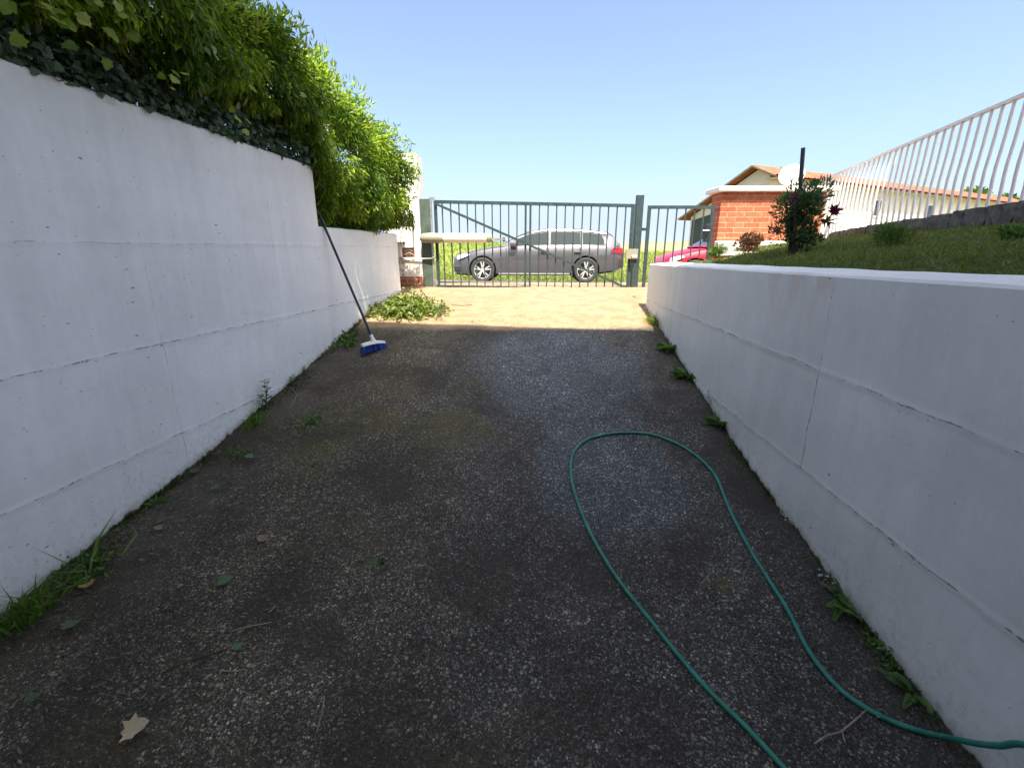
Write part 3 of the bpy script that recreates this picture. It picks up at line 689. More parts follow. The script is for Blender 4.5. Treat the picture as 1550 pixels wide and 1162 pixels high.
M_chrome = plain('bright_trim', (.6, .6, .6), .2, .9, .02); M_lampr = plain("red_lamp", (.32, .012, .02), .15); M_lampw = plain('clear_lamp', (.75, .78, .80), .1)
def car(name, loc, rz, label, mat, sc=1., hatch=False):
    t = thing(name, loc, label, 'car', rz=rz)
    L = 4.73 if not hatch else 3.95
    kx = L/4.73
    xs = np.array([0, .03, .1, .25, .5, .85, 1.2, 1.5, 2.2, 3., 3.67, 4.1, 4.4, 4.6, 4.69, 4.73])
    top = np.interp(xs, [0, .03, .1, .25, .5, .85, 1.2, 1.5, 2.2, 3., 3.67, 4.1, 4.4, 4.6, 4.69, 4.73], [.56, .66, .71, .76, .83, .90, .95, .985, .995, 1.0, 1.01, 1.015, 1.0, .96, .87, .62])
    bot = np.interp(xs, [0, .1, .5, 1.2, 3.3, 4.3, 4.73], [.30, .20, .18, .19, .19, .24, .38])
    hw = np.interp(xs, [0, .03, .1, .25, .5, .85, 1.5, 3.67, 4.1, 4.4, 4.6, 4.69, 4.73], [.55, .66, .75, .83, .89, .915, .92, .92, .91, .88, .82, .74, .66])
    V = []; ns = 15
    for x, tp, bt, w in zip(xs, top, bot, hw):
        h = tp-bt
        half = [(0, bt), (w*.85, bt), (w*.955, bt+.05*h/.7), (w*.985, bt+.16*h/.7), (w, bt+.38*h/.7), (w*.985, bt+.56*h/.7), (w*.93, bt+.66*h/.7), (w*.80, tp)]
        sec = [(-a, z) for a, z in reversed(half[1:])]+half+[]
        sec = sec+[(0, tp+.012)] if False else sec
        for a, z in sec: V.append((x*kx, a, z))
    ns = 15; F = []
    for i in range(len(xs)-1):
        for k in range(ns):
            F.append((i*ns+k, i*ns+(k+1) % ns, (i+1)*ns+(k+1) % ns, (i+1)*ns+k))
    F += [tuple(range(ns)), tuple((len(xs)-1)*ns+k for k in range(ns))]
    mb = MB(); mb.add(V, F); body = mb.build('body', mat, t, True)
    ax_ = (.86*kx, 3.68*kx); wr = .335
    cut = MB()
    for x in ax_:
        for sgn in (-1, 1): cut.lathe([(0, .60*sgn), (.375, .60*sgn), (.375, 1.2*sgn), (0, 1.2*sgn)], 'Y', (x, 0, wr+.01), 28)
    c_me = cut.build('arch_cutter', M_black, None); c_me.parent = None
    md = body.modifiers.new('arches', 'BOOLEAN'); md.object = c_me; md.operation = 'DIFFERENCE'; md.solver = 'EXACT'
    c_me.matrix_world = Matrix.Translation(Vector(loc)) @ Matrix.Rotation(rz, 4, 'Z')
    bpy.context.view_layer.update()
    dg = bpy.context.evaluated_depsgraph_get(); me2 = bpy.data.meshes.new_from_object(body.evaluated_get(dg)); body.modifiers.clear(); body.data = me2
    bpy.data.objects.remove(c_me)
    try: me2.set_sharp_from_angle(angle=R(35))
    except Exception: pass
    for x in ax_:       # dark inner arches
        for ya_, yb_ in ((-.62, -.60), (.60, .62)): MB().lathe([(0, ya_), (.37, ya_), (.37, yb_), (0, yb_)], 'Y', (x, 0, wr+.01), 24).build('wheel_arch', M_black, t)
    # greenhouse
    if not hatch:
        gx = [1.38, 1.75, 2.12, 2.6, 3.2, 3.75, 4.25, 4.42, 4.60]; gt = [.985, 1.19, 1.35, 1.425, 1.425, 1.395, 1.32, 1.22, .985]
    else:
        gx = [1.15, 1.6, 2.05, 2.6, 3.2, 3.8, 4.2, 4.4, 4.6]; gt = [.97, 1.2, 1.40, 1.47, 1.47, 1.42, 1.34, 1.2, .98]
    belt = [.975+.02*(x-1.4)/3 for x in gx]
    def sec(x, tp, bl_):
        wb = .845 if x < 4.2 else .845-.25*(x-4.2)
        f = (tp-bl_)/.45; wt = wb-.22*f
        return wb, wt
    V = []; F = []
    for x, tp, bl_ in zip(gx, gt, belt):
        wb, wt = sec(x, tp, bl_); tp = max(tp, bl_+.005)
        V += [(x*kx, -wb, bl_-.03), (x*kx, -wt-.02, tp-.05*min(1, (tp-bl_)/.3)), (x*kx, -wt+.08, tp), (x*kx, 0, tp+.012), (x*kx, wt-.08, tp), (x*kx, wt+.02, tp-.05*min(1, (tp-bl_)/.3)), (x*kx, wb, bl_-.03)]
    for i in range(len(gx)-1):
        for k in range(6): F.append((i*7+k, i*7+k+1, (i+1)*7+k+1, (i+1)*7+k))
    MB().add(V, F).build('cabin_shell', mat, t, True)
    # windows: a little proud of the shell
    def side(x, f, s_):   # point on the cabin side, f 0 belt, 1 roof edge
        tp = np.interp(x, gx, gt); bl_ = np.interp(x, gx, belt); wb, wt = sec(x, tp, bl_); tp = max(tp, bl_+.005); zt = tp-.05*min(1, (tp-bl_)/.3); zb = bl_-.03
        return (x*kx, s_*(wb+(wt+.02-wb)*f+.008), zb+(zt-zb)*f)
    for s_ in (-1, 1):     # black pillar trim behind the glass
        V = []; F = []; xs2 = np.linspace(1.70, 4.20, 16)
        for x in xs2:
            for f in (.08, .94 if x < 4.1 else .5): a, b, c = side(x, f, s_); V.append((a, b-s_*.004, c))
        for i in range(15): F.append((2*i, 2*i+2, 2*i+3, 2*i+1))
        MB().add(V, F).build('pillar_trim', M_black, t, True)
    for (xa_, xb_) in ((1.78, 2.66), (2.72, 3.52), (3.58, 4.15)):
        for s_ in (-1, 1):
            V = []; F = []; m = 9
            for i in range(m):
                x = xa_+(xb_-xa_)*i/(m-1)
                f1 = .90; f0 = .12
                if xb_ > 4 and i == m-1: f1 = .45
                V += [side(x, f0, s_), side(x, (f0+f1)/2, s_), side(x, f1, s_)]
            for i in range(m-1): F += [(i*3, i*3+3, i*3+4, i*3+1), (i*3+1, i*3+4, i*3+5, i*3+2)]
            MB().add(V, F).build('side_window', M_cglass, t, True)
    def slab(i0, i1, nm, f=.86):
        V = []
        for i in (i0, i1):
            x = gx[i]; wb, wt = sec(x, gt[i], belt[i]); V += [(x*kx, -(wt-.05)*f-.05, gt[i]+.014), (x*kx, (wt-.05)*f+.05, gt[i]+.014)]
        MB().add([(a, b, c+.006) for a, b, c in V], [(0, 1, 3, 2)]).build(nm, M_cglass, t)
    def band(xa_, xb_, nm):
        V = []; F = []; m = 6
        for i in range(m):
            x = xa_+(xb_-xa_)*i/(m-1); tp = np.interp(x, gx, gt); wb, wt = sec(x, tp, np.interp(x, gx, belt))
            V += [(x*kx, -wt+.10, tp+.01), (x*kx, 0, tp+.022), (x*kx, wt-.10, tp+.01)]
        for i in range(m-1): F += [(i*3, i*3+3, i*3+4, i*3+1), (i*3+1, i*3+4, i*3+5, i*3+2)]
        MB().add(V, F).build(nm, M_cglass, t, True)
    band(gx[0]+.06, gx[2]-.03, 'windscreen'); band(gx[6]+.03, gx[8]-.05, 'rear_window')
    for s_ in (-1, 1):
        V = [side(x, .97, s_) for x in (2.2, 2.6, 3.2, 3.8, 4.2)]; MB().tube([(a, b, c+.02) for a, b, c in V], .012, 6).build('roof_rail', M_chrome if not hatch else M_black, t)
        MB().box((1.62*kx, s_*.87 if s_ > 0 else -1.05, .95), (1.80*kx, 1.05 if s_ > 0 else -.87, 1.07), .035).build('wing_mirror', mat, t, True)
        hl = [(.10, .70*s_, .60), (.22, .85*s_, .62), (.52, .905*s_, .74), (.42, .86*s_, .775), (.15, .74*s_, .715)]
        MB().add([(a*kx, b*1.012, c) for a, b, c in hl], [(0, 1, 2, 3, 4)]).build('headlight', M_lampw, t)
        rl = [(4.32, .905*s_, .80), (4.66, .80*s_, .77), (4.64, .80*s_, .91), (4.40, .885*s_, .925)]
        MB().add([(a*kx, b*1.025, c) for a, b, c in rl], [(0, 1, 2, 3)]).build('tail_light', M_lampr, t)
        MB().box((.06*kx, min(.60*s_, .83*s_), .30), (.30*kx, max(.60*s_, .83*s_), .45), .02).build('air_intake', M_black, t)
        for x in (2.45, 3.35): MB().box((x*kx, min(.915*s_, .95*s_), .80), ((x+.2)*kx, max(.915*s_, .95*s_), .83), .008).build('door_handle', mat, t)
        MB().box((1.3*kx, min(.88*s_, .93*s_), .215), (3.25*kx, max(.88*s_, .93*s_), .25), .008).build('sill_trim', M_sill if not hatch else M_black, t)
        for x in (1.52, 2.66, 3.50): MB().box((x*kx-.004, min(.90*s_, .9235*s_), .36), (x*kx+.004, max(.90*s_, .9235*s_), .93)).build('door_gap', M_black, t)
    for x in ax_:
        for s_ in (-1, 1):
            wm = MB().lathe([(.235, .0), (.30, -.01), (.325, .02), (.335, .05), (.335, .17), (.325, .2), (.30, .22), (.235, .21), (.235, .0)], 'Y', (0, 0, 0), 28)
            w = wm.build('wheel', M_tyre, t, True); w.location = (x, s_*.93-(.0 if s_ < 0 else .22), wr)
            yo = .012 if s_ < 0 else .205
            rm = MB().lathe([(.24, yo), (.225, yo), (.215, yo+(.03 if s_ < 0 else -.03)), (.215, .11), (.24, .11)], 'Y', (0, 0, 0), 28)
            for k in range(5):
                a0 = 2*math.pi*k/5+.3; yo2 = yo+(.006 if s_ < 0 else -.006)
                for da, ra, rb in ((-.16, .05, .222), (.16, .05, .222)):
                    d = Vector((math.cos(a0+da*1.2), 0, math.sin(a0+da*1.2))); d0 = Vector((math.cos(a0+da*.6), 0, math.sin(a0+da*.6)))
                    p = d0*ra+Vector((0, yo2, 0)); q = d*rb+Vector((0, yo2, 0)); rm.bar(p, q, .034, .022)
            rm.lathe([(0, yo), (.055, yo), (.055, yo+(.04 if s_ < 0 else -.04)), (0, yo+(.04 if s_ < 0 else -.04))], 'Y', (0, 0, 0), 14)
            rm.build('rim', M_rim, w)
            MB().lathe([(0, .10), (.216, .10), (.216, .12), (0, .12)], 'Y', (0, 0, 0), 24).build('brake_disc', M_black, w)
    return t
car('parked_car', (-1.62, 14.05, road_z(.8, 13.4)+.006), R(-3.2), 'grey metallic estate car parked across the road behind the gate', M_grey)
car('parked_car', (3.95, 12.9, road_z(6, 12.4)-.03), R(-4), 'red car parked past the narrow gate, mostly hidden by the brick pier', M_red, hatch=True)

# ------------------------------------------------------------------ brick pier, dish, boundary wall
bp = thing('brick_pier', (3.2, 7.45, -.6), 'red brick boundary pier with a white coping behind the lawn', 'brick wall'); Lc = Vector(bp.location)
mb = MB(); mb.box(Vector((3.17, 7.5, -.6))-Lc, Vector((4.75, 7.85, .825))-Lc); mb.build('brickwork', M_brick, bp)
mb = MB(); mb.box(Vector((3.09, 7.42, .828))-Lc, Vector((4.9, 7.95, .90))-Lc, .012); mb.build('coping', M_white, bp)
mb = MB(); mb.box(Vector((3.12, 7.3, -.1))-Lc, Vector((4.9, 7.46, .115))-Lc, .01); mb.build('footing', M_white, bp)
tag(MB().box((4.78, 7.95, -.6), (5.9, 8.2, .40), .01).build('boundary_wall', M_white), 'low white boundary wall right of the brick pier', 'wall')
ds = thing('satellite_dish', (4.45, 8.0, .90), 'white satellite dish above the brick pier', 'satellite dish')
V = MB(); prof = [(.0, .10), (.08, .095), (.16, .07), (.24, .03), (.29, .0), (.30, -.004)]
V.lathe([(r, -h) for r, h in prof]+[(.30, .01), (.24, -.015), (.12, -.065), (0, -.085)], 'Y', (0, 0, 0), 28)
o = V.build('reflector', M_dish, ds, True); o.rotation_euler = (R(-18), 0, R(160)); o.location = (-.05, -.1, .22); o.scale = (.62, .62, .52)
MB().tube([(0, .05, -.9), (0, .05, .15), (-.04, -.05, .22)], .02, 8).build('mast', M_galv, ds)
MB().tube([(-.05, -.18, -.02), (-.12, -.50, .05), (-.12, -.50, .18)], .010, 6).build('feed_arm', M_galv, ds)

# ------------------------------------------------------------------ neighbour's house
nh = thing('tiled_house', (9.90, 18.87, -1.1), 'low cream house with terracotta roof beyond the brick pier', 'house', rz=math.atan2(.474, .88))
H = 4.25; LEN = 26
def nb(name, mat, boxes, bev=0, par=nh):
    mb = MB()
    for a, b in boxes: mb.box(a, b, bev)
    return mb.build(name, mat, par)
wl_ = MB(); 
prof = [(.45, 0), (4.1, 0), (4.1, H-1.73), (1.0, H-.14), (.45, H-.40)]
wl_.add([(.35, y, z) for y, z in prof]+[(LEN-.4, y, z) for y, z in prof], [tuple(range(5)), tuple(range(9, 4, -1))]+[(i, (i+1) % 5, 5+(i+1) % 5, 5+i) for i in range(5)]); wl_.build('wall', M_cream, nh)
rf = MB(); m = int(LEN/.11)
for (ya, za, yb, zb) in ((0, H-.46, 1.0, H), (1.0, H, 4.5, H-1.80)):
    V = []; F = []
    for i in range(m+1):
        x = LEN*i/m; c_ = .035*abs(math.sin(i*math.pi/2))
        for f in (0, .5, 1): V.append((x, ya+(yb-ya)*f, za+(zb-za)*f+c_))
    for i in range(m):
        for k in range(2): F.append((i*3+k, (i+1)*3+k, (i+1)*3+k+1, i*3+k+1))
    n0 = len(V); V += [(x_, y_, z_-.06) for (x_, y_, z_) in ((0, ya, za), (LEN, ya, za), (LEN, yb, zb), (0, yb, zb))]; F.append((n0, n0+1, n0+2, n0+3))
    rf.add(V, F)
rf.build('roof', M_tile, nh)
fb = MB(); 
for (ya, za, yb, zb) in ((0, H-.46, 1.0, H), (1.0, H, 4.5, H-1.80)): fb.bar((-.02, ya, za-.03), (-.02, yb, zb-.03), .10, .06)
fb.build('verge_board', M_wood, nh)
nb('soffit', M_soffit, [((0.03, .05, H-.56), (LEN, .449, H-.535))])
MB().add([(.345, 2.2, .02), (.345, 4.0, .02), (.345, 4.0, 2.35), (.345, 2.2, 2.75), (.32, 2.2, .02), (.32, 4.0, .02), (.32, 4.0, 2.35), (.32, 2.2, 2.75)], [(0, 1, 2, 3), (4, 5, 6, 7), (0, 1, 5, 4), (1, 2, 6, 5), (2, 3, 7, 6), (3, 0, 4, 7)]).build('garage_door', M_darkdoor, nh)
for x in (3.0, 8.2, 13.5, 19):
    w = nb('window', M_white, [((x, .40, 2.55), (x+.7, .447, 3.35))]); nb('pane', M_glass_dark, [((x+.07, .39, 2.62), (x+.63, .398, 3.28))], 0, w)

# ------------------------------------------------------------------ white railing and kerb
rl = thing('railing', (4.6, 4.83, .44), 'long white belly railing on the stone kerb above the lawn', 'railing'); Lc = Vector(rl.location)
A = Vector((4.35, 3.55, .475)); B = Vector((5.55, 9.0, .27)); dirv = (B-A).normalized(); perp = Vector((-dirv.y, dirv.x, 0)).normalized()   # towards the drive
mb = MB(); mb.bar(A+Vector((0, 0, .90))-Lc, B+Vector((0, 0, .90))-Lc, .05, .03); mb.build('top_rail', M_railw, rl)
NB = 41
for i in range(NB):
    p = A.lerp(B, (i+.5)/NB)-Lc
    prof = [(.885, 0), (.60, .002), (.46, .006), (.32, .012), (.2, .010), (.1, .004), (-.05, .0)]
    MB().tube([p+Vector((0, 0, h))+perp*o_ for h, o_ in prof], .0145, 8).build('baluster', M_railw, rl, True)
kb = thing('stone_kerb', (4.6, 5, .3), 'rough dark stone kerb under the white railing', 'kerb'); Lc = Vector(kb.location)
x = 0; Ltot = (B-A).length+.6; A2 = A-dirv*.5
while x < Ltot:
    ln = random.uniform(.16, .34); bm = bmesh.new(); bmesh.ops.create_cube(bm, size=1); bmesh.ops.subdivide_edges(bm, edges=bm.edges[:], cuts=3, use_grid_fill=True)
    h = random.uniform(.19, .23)
    for v in bm.verts:
        q = v.co.copy(); q = q.lerp(q.normalized()*.6, .18)
        v.co = Vector((q.x*ln*1.03+random.uniform(-.008, .008), q.y*.24+random.uniform(-.012, .012), q.z*h+random.uniform(-.008, .008)))
    c = A2+dirv*(x+ln/2)+Vector((0, 0, -.15)); M4 = Matrix.Translation(c-Lc) @ Matrix.Rotation(math.atan2(dirv.y, dirv.x)+random.uniform(-.03, .03), 4, 'Z')
    mb = MB(); bm.verts.index_update(); mb.add([(M4 @ v.co)[:] for v in bm.verts], [[v.index for v in f.verts] for f in bm.faces]); bm.free(); mb.build('stone', M_stone, kb, True); x += ln+.012

# ------------------------------------------------------------------ shrubs
def cloud(c, r, n, ll, lw, mat, par, name='foliage', droop=.15, up=.3, shell=.35, clumps=14, spread=.8, tint=None):
    cc = rdir(clumps)*rng.uniform(.25, spread, (clumps, 1)); cr = rng.uniform(.28, .5, clumps)
    k = rng.integers(0, clumps, n); d = rdir(n); P = cc[k]+d*(cr[k]*rng.uniform(shell, 1, n)**.5)[:, None]
    P = P*np.array(r)+np.array(c); D = d+np.array([0, 0, up])+rng.normal(0, .35, (n, 3))
    sz = ll*rng.uniform(.6, 1.2, n)
    V, F = leaves(P, D, d*.5+np.array([0, 0, .6])+rng.normal(0, .4, (n, 3)), sz, lw*sz/ll, .2, droop)
    tn = np.clip(rng.normal(.45, .25, n)+(rng.uniform(-.2, .2, clumps))[k], 0, 1)
    return np_mesh(name, V, F, mat, par, {'tint': np.repeat(tn, 4)})
sx, sy = 2.80, 4.72; sz0 = lawn_z(sx, sy)
sh = thing('flowering_shrub', (sx, sy, sz0), 'dark green shrub with purple flowers and a tall stake on the lawn', 'shrub')
cloud((.0, 0, .36), (.22, .2, .30), 2500, .055, .017, L_shrub, sh, up=.8, clumps=20, spread=1.)
cloud((.02, 0, .14), (.17, .15, .12), 900, .05, .017, L_shrub, sh, up=.5, clumps=8)
for (dx, dz, k) in ((.26, .40, 90), (-.13, .50, 24), (.20, .30, 40), (-.24, .22, 40)):
    P = np.array([dx, -.05, dz])+rng.normal(0, .028, (k, 3)); V, F = leaves(np.array([[dx, -.05, dz]])+0*P, P-np.array([dx, -.05, dz])+.004*rdir(k), rdir(k), .02+np.linalg.norm(P-np.array([dx, -.05, dz]), axis=1), .018, .2, .1)
    np_mesh('flower', V, F, L_flower if dx > .24 or dz > .45 else L_redsh, sh, {'tint': np.repeat(rnd(k), 4)})
mb = MB()
for i in range(9):
    a = random.uniform(0, 6.28); mb.tube([(-.03+.02*math.cos(a), .02*math.sin(a), -.04), (-.03+.08*math.cos(a), .08*math.sin(a), .25), (.2*math.cos(a), .17*math.sin(a), .5+random.uniform(-.05, .06))], [.014, .009, .003], 6)
mb.tube([(.26, -.05, .38), (.12, 0, .22), (-.02, 0, .02)], [.004, .006, .008], 5); mb.build('trunk', M_bark, sh)
tag(MB().tube([(sx-.06, sy+.03, sz0-.1), (sx-.055, sy+.02, .5), (sx-.105, sy-.0, .90)], .021, 4).build('stake', M_stake), 'thin dark stake standing in the purple flowered shrub', 'stake')
def shrub(name, px, py, Y, r, n, ll, lw, mat, label, up=.4, stems=5):
    p = at_y(px, py, Y); z = lawn_z(float(p[0]), float(p[1])); t = thing(name, (float(p[0]), float(p[1]), z), label, 'shrub')
    cloud((0, 0, r[2]*.85), r, n, ll, lw, mat, t, up=up)
    mb = MB()
    for i in range(stems): a = 6.28*i/stems; mb.tube([(.01*math.cos(a), .01*math.sin(a), -.03), (r[0]*.5*math.cos(a), r[1]*.5*math.sin(a), r[2]*1.1)], [.006, .002], 5)
    mb.build('stem', M_redbark, t); return t
shrub('red_shrub', 1130, 376, 6.5, (.22, .16, .15), 1300, .045, .018, L_redsh, 'reddish bronze rose bush in front of the brick pier')
shrub('yellow_shrub', 1085, 378, 6.7, (.14, .12, .08), 900, .045, .012, L_shrub2, 'yellow green low plant left of the reddish bush')
shrub('small_shrub', 1350, 371, 4.1, (.14, .12, .10), 1500, .035, .008, L_shrub2, 'bright green feathery bush in the middle of the lawn', .7)
shrub('small_shrub', 1538, 372, 3.0, (.10, .1, .045), 700, .035, .009, L_shrub2, 'low green plant at the right edge of the lawn', .5)
def tree(name, loc, hh, r, n, label):
    t = thing(name, loc, label, 'tree'); cloud((0, 0, hh), r, n, .35, .2, L_tree, t, clumps=18, up=.2)
    mb = MB(); mb.tube([(0, 0, -.3), (.05, 0, hh*.5), (0, .05, hh)], [.22, .16, .08], 8)
    for i in range(6): a = i*1.05; mb.tube([(0, 0, hh*.5), (r[0]*.3*math.cos(a), r[1]*.3*math.sin(a), hh*.8), (r[0]*.7*math.cos(a), r[1]*.7*math.sin(a), hh+r[2]*.3)], [.09, .06, .02], 6)
    mb.build('trunk', M_bark, t)
tree('tree', (34.5, 36.5, -1.1), 4.0, (1.9, 1.9, 1.5), 4200, 'round green tree behind the far right end of the tiled roof')
tree('tree', (15.2, 27.8, -1.1), 4.4, (1.0, 1.0, .75), 1500, 'small treetop just showing over the tiled roof above the dish')

# ------------------------------------------------------------------ weeds, cuttings, leaves, twigs
def W_(name, px, py, label, kind, s=1., cat='weed', toward=None, mat=None, n=None):
    p = hit(px, py); p = np.array([p[0], p[1], float(gz(p[1]))])
    if toward == 'L': p[0] = max(p[0], LX(p[1])+.012)
    if toward == 'R': p[0] = min(p[0], RX(p[1])-.012)
    side_ = 1 if p[0] < 0 else -1
    if kind == 'tuft':
        n = n or 130; Q = np.stack([rng.normal(0, .045*s, n), rng.normal(0, .07*s, n), np.zeros(n)-.005], 1)
        Q[:, 0] = np.abs(Q[:, 0])*side_
        D = np.stack([Q[:, 0]*6/s+rng.normal(0, .3, n), Q[:, 1]*5/s+rng.normal(0, .3, n), np.ones(n)], 1); h = rng.uniform(.07, .19, n)*s
        D = unit(D); m = Q+D*h[:, None]*.5; D2 = unit(D+np.stack([rng.normal(.2*side_, .4, n), rng.normal(0, .4, n), -rng.uniform(.2, .9, n)], 1))
        Sd = unit(np.cross(D, rdir(n))); w = (.0045*s**.5)
        V = np.stack([Q-Sd*w, Q+Sd*w, m+Sd*w*.8, m-Sd*w*.8, m+D2*h[:, None]*.5], 1).reshape(-1, 3); b = np.arange(n)[:, None]*5
        F = np.concatenate([b+np.array([[0, 1, 2]]), b+np.array([[0, 2, 3]]), b+np.array([[3, 2, 4]])], 0); A_ = {'tint': np.repeat(rnd(n), 5)}; mt = mat or L_grass
    elif kind == 'rosette':
        n = n or 60; a = rng.uniform(0, 6.28, n); Q = np.stack([np.cos(a), np.sin(a), np.zeros(n)], 1)*rng.uniform(0, .03*s, (n, 1))
        D = np.stack([np.cos(a), np.sin(a), rng.uniform(.1, 1.1, n)], 1); V, F = leaves(Q, D, np.array([0, 0, 1.])+rng.normal(0, .3, (n, 3)), rng.uniform(.05, .12, n)*s, .022*s, .15, .3); A_ = {'tint': np.repeat(rnd(n), 4)}; mt = mat or L_weed
    elif kind == 'clump':
        n = n or 160; Q = rng.normal(0, 1, (n, 3))*np.array([.05, .07, .028])*s; Q[:, 2] = np.abs(Q[:, 2]); V, F = leaves(Q, rdir(n)+np.array([0, 0, .3]), np.array([0, -.3, 1.])+rng.normal(0, .5, (n, 3)), rng.uniform(.02, .05, n)*s**.5, .018*s**.5, .15, .2); k0 = len(V); V = np.concatenate([V, [[0, 0, -.004]], Q+np.array([.0012, 0, 0])]); F = np.concatenate([F, np.stack([np.full(n, k0), np.arange(n)*4, k0+1+np.arange(n)], 1)]); A_ = {'tint': np.concatenate([np.repeat(rnd(n), 4), np.full(n+1, .2)])}; mt = mat or L_weed
    elif kind == 'sprig':
        Vs = []; Fs = []; o_ = 0; ns = n or 3
        for q in range(ns):
            lean = np.array([rng.normal(.05*side_, .12), rng.normal(0, .15), 1.]); hh = rng.uniform(.1, .19)*s; k = 14; tt = np.linspace(.15, 1, k)
            C = tt[:, None]*lean*hh+np.array([0, q*.02*s-.02, 0]); a = np.arange(k)*2.4
            V_, F_ = leaves(C, np.stack([np.cos(a), np.sin(a), np.full(k, .7)], 1), np.array([0, 0, 1.])+rng.normal(0, .2, (k, 3)), .05*s*(1.1-tt*.5), .012*s, .1, .15); Vs.append(V_); Fs.append(F_+o_); o_ += len(V_)
            mb_ = MB().tube([Vector(C[0]*.0+np.array([0, q*.02*s-.02, -.01])), Vector(C[k//2]), Vector(C[-1])], [.0028*s, .002*s, .001], 5)
            V_ = np.array(mb_.v); F_ = [f for f in mb_.f if len(f) == 4]; F_ = np.array([g for f in F_ for g in ((f[0], f[1], f[2]), (f[0], f[2], f[3]))]); Vs.append(V_); Fs.append(F_+o_); o_ += len(V_)
        V = np.concatenate(Vs); F = np.concatenate(Fs); A_ = {'tint': rng.uniform(.1, .7, len(V))}; mt = mat or L_weed
    elif kind == 'fern':     # feathery pinnate leaves
        Vs = []; Fs = []; o_ = 0; ns = n or 6
        for q in range(ns):
            a = rng.uniform(-.9, .9)+(math.pi if side_ < 0 else 0); el_ = rng.uniform(.2, 1.2); ln = rng.uniform(.09, .17)*s; d = np.array([math.cos(a)*math.cos(el_), rng.normal(0, .5), math.sin(el_)]); d = d/np.linalg.norm(d)
            k = 11; tt = np.linspace(.25, 1, k); C = d*ln*tt[:, None]-np.array([0, 0, 1])*(tt**2)[:, None]*ln*.25; sd = np.cross(d, [0, 0, 1.]); sd = sd/np.linalg.norm(sd)
            for sg in (-1, 1):
                V_, F_ = leaves(C, sd*sg+d*.5+rng.normal(0, .1, (k, 3)), np.array([0, -.2, 1.])+rng.normal(0, .15, (k, 3)), .030*s*(1.15-tt*.8), .016*s, .1, .1); Vs.append(V_); Fs.append(F_+o_); o_ += len(V_)
            mb_ = MB().tube([Vector((0, 0, -.01)), Vector(C[0]), Vector(C[-1])], [.003*s, .0022*s, .001], 5)
            V_ = np.array(mb_.v); F_ = [f for f in mb_.f if len(f) == 4]; F_ = np.array([g for f in F_ for g in ((f[0], f[1], f[2]), (f[0], f[2], f[3]))]); Vs.append(V_); Fs.append(F_+o_); o_ += len(V_)
        V = np.concatenate(Vs); F = np.concatenate(Fs); A_ = {'tint': rng.uniform(.2, .8, len(V))}; mt = mat or L_weed
    o = np_mesh(name, V, F, mt, None, A_); o.location = p; return tag(o, label, cat, 'weeds along the walls' if cat in ('weed', 'grass tuft') else None)
W_('grass_tuft', 28, 935, 'large bright grass tuft at the foot of the left wall nearest the camera', 'tuft', 1.15, 'grass tuft', 'L', n=150)
W_('grass_tuft', 60, 905, 'tall grass with seed heads just behind the nearest grass tuft', 'tuft', 1.9, 'grass tuft', 'L', n=14)
W_('creeping_weed', 135, 862, 'dark creeping weed at the left wall behind the yellow fallen leaf', 'clump', 1.0, 'weed', 'L')
W_('weed', 238, 762, 'small pointed bright weed at the left wall beside the second cracked joint', 'rosette', .7, 'weed', 'L', n=24)
W_('grass_tuft', 380, 640, 'low grass tuft around the willowy sprig on the left wall', 'tuft', .7, 'grass tuft', 'L')
W_('willowy_weed', 402, 622, 'upright willowy sprig with narrow leaves against the left wall', 'sprig', 1.35, 'weed', 'L')
W_('weed', 443, 582, 'small sprig further along the left wall, past the willowy one', 'sprig', .7, 'weed', 'L')
W_('weed', 462, 565, 'tiny sprig close to the left wall between the small sprig and the broom', 'sprig', .55, 'weed', 'L', n=2)
W_('leafy_weed', 528, 522, 'leafy green weed clump beside the broom head', 'clump', 1.3, 'weed', 'L')
W_('leafy_weed', 527, 512, 'taller weed leaves rising behind the clump by the broom', 'rosette', 1.1, 'weed', 'L', n=22)
W_('weed', 551, 492, 'thin dark stalk at the left wall behind the broom handle', 'sprig', .6, 'weed', 'L', n=1)
W_('grass_tuft', 995, 490, 'sunlit yellow green grass tuft at the far right wall', 'tuft', .9, 'grass tuft', 'R', mat=L_cut)
W_('leafy_weed', 1012, 528, 'broad leaved weed just inside the shade at the right wall', 'rosette', 1.5, 'weed', 'R', n=70)
W_('leafy_weed', 1040, 570, 'dandelion like rosette at the right wall below the shaded broad weed', 'rosette', 1.4, 'weed', 'R', n=70)
W_('leafy_weed', 1098, 642, 'pointed weed at the right wall level with the top of the hose loop', 'rosette', 1.15, 'weed', 'R', n=60)
W_('weed', 1082, 618, 'single curved weed stem right of the hose, above the pointed weed', 'sprig', .8, 'weed', 'R', n=1)
W_('feathery_weed', 1278, 912, 'feathery dark weed lying at the right wall inside the hose bend', 'fern', .95, 'weed', 'R', n=9)
W_('feathery_weed', 1308, 942, 'two leafed seedling standing against the right wall', 'fern', 1.0, 'weed', 'R', n=4)
W_('feathery_weed', 1325, 975, 'dark mossy weed at the right wall below the two leafed seedling', 'clump', .5, 'weed', 'R', n=90)
W_('feathery_weed', 1385, 1050, 'spindly green seedling at the right wall near the hose end', 'fern', .85, 'weed', 'R', n=6)
W_('feathery_weed', 1345, 1008, 'small creeping weed between the mossy weed and the spindly seedling', 'clump', .35, 'weed', 'R', n=40)
W_('weed', 1420, 1085, 'tiny pale weed at the right wall just above the hose', 'rosette', .45, 'weed', 'R', n=12)
W_('weed', 578, 852, 'small round leaved weed alone in the middle of the drive', 'clump', .45, 'weed', n=28)
W_('weed', 470, 640, 'flat mossy weed patch on the left of the drive', 'clump', .8, 'weed', n=80)
W_('weed', 360, 690, 'pale flat weed on the soil by the left wall', 'clump', .7, 'weed', n=60)
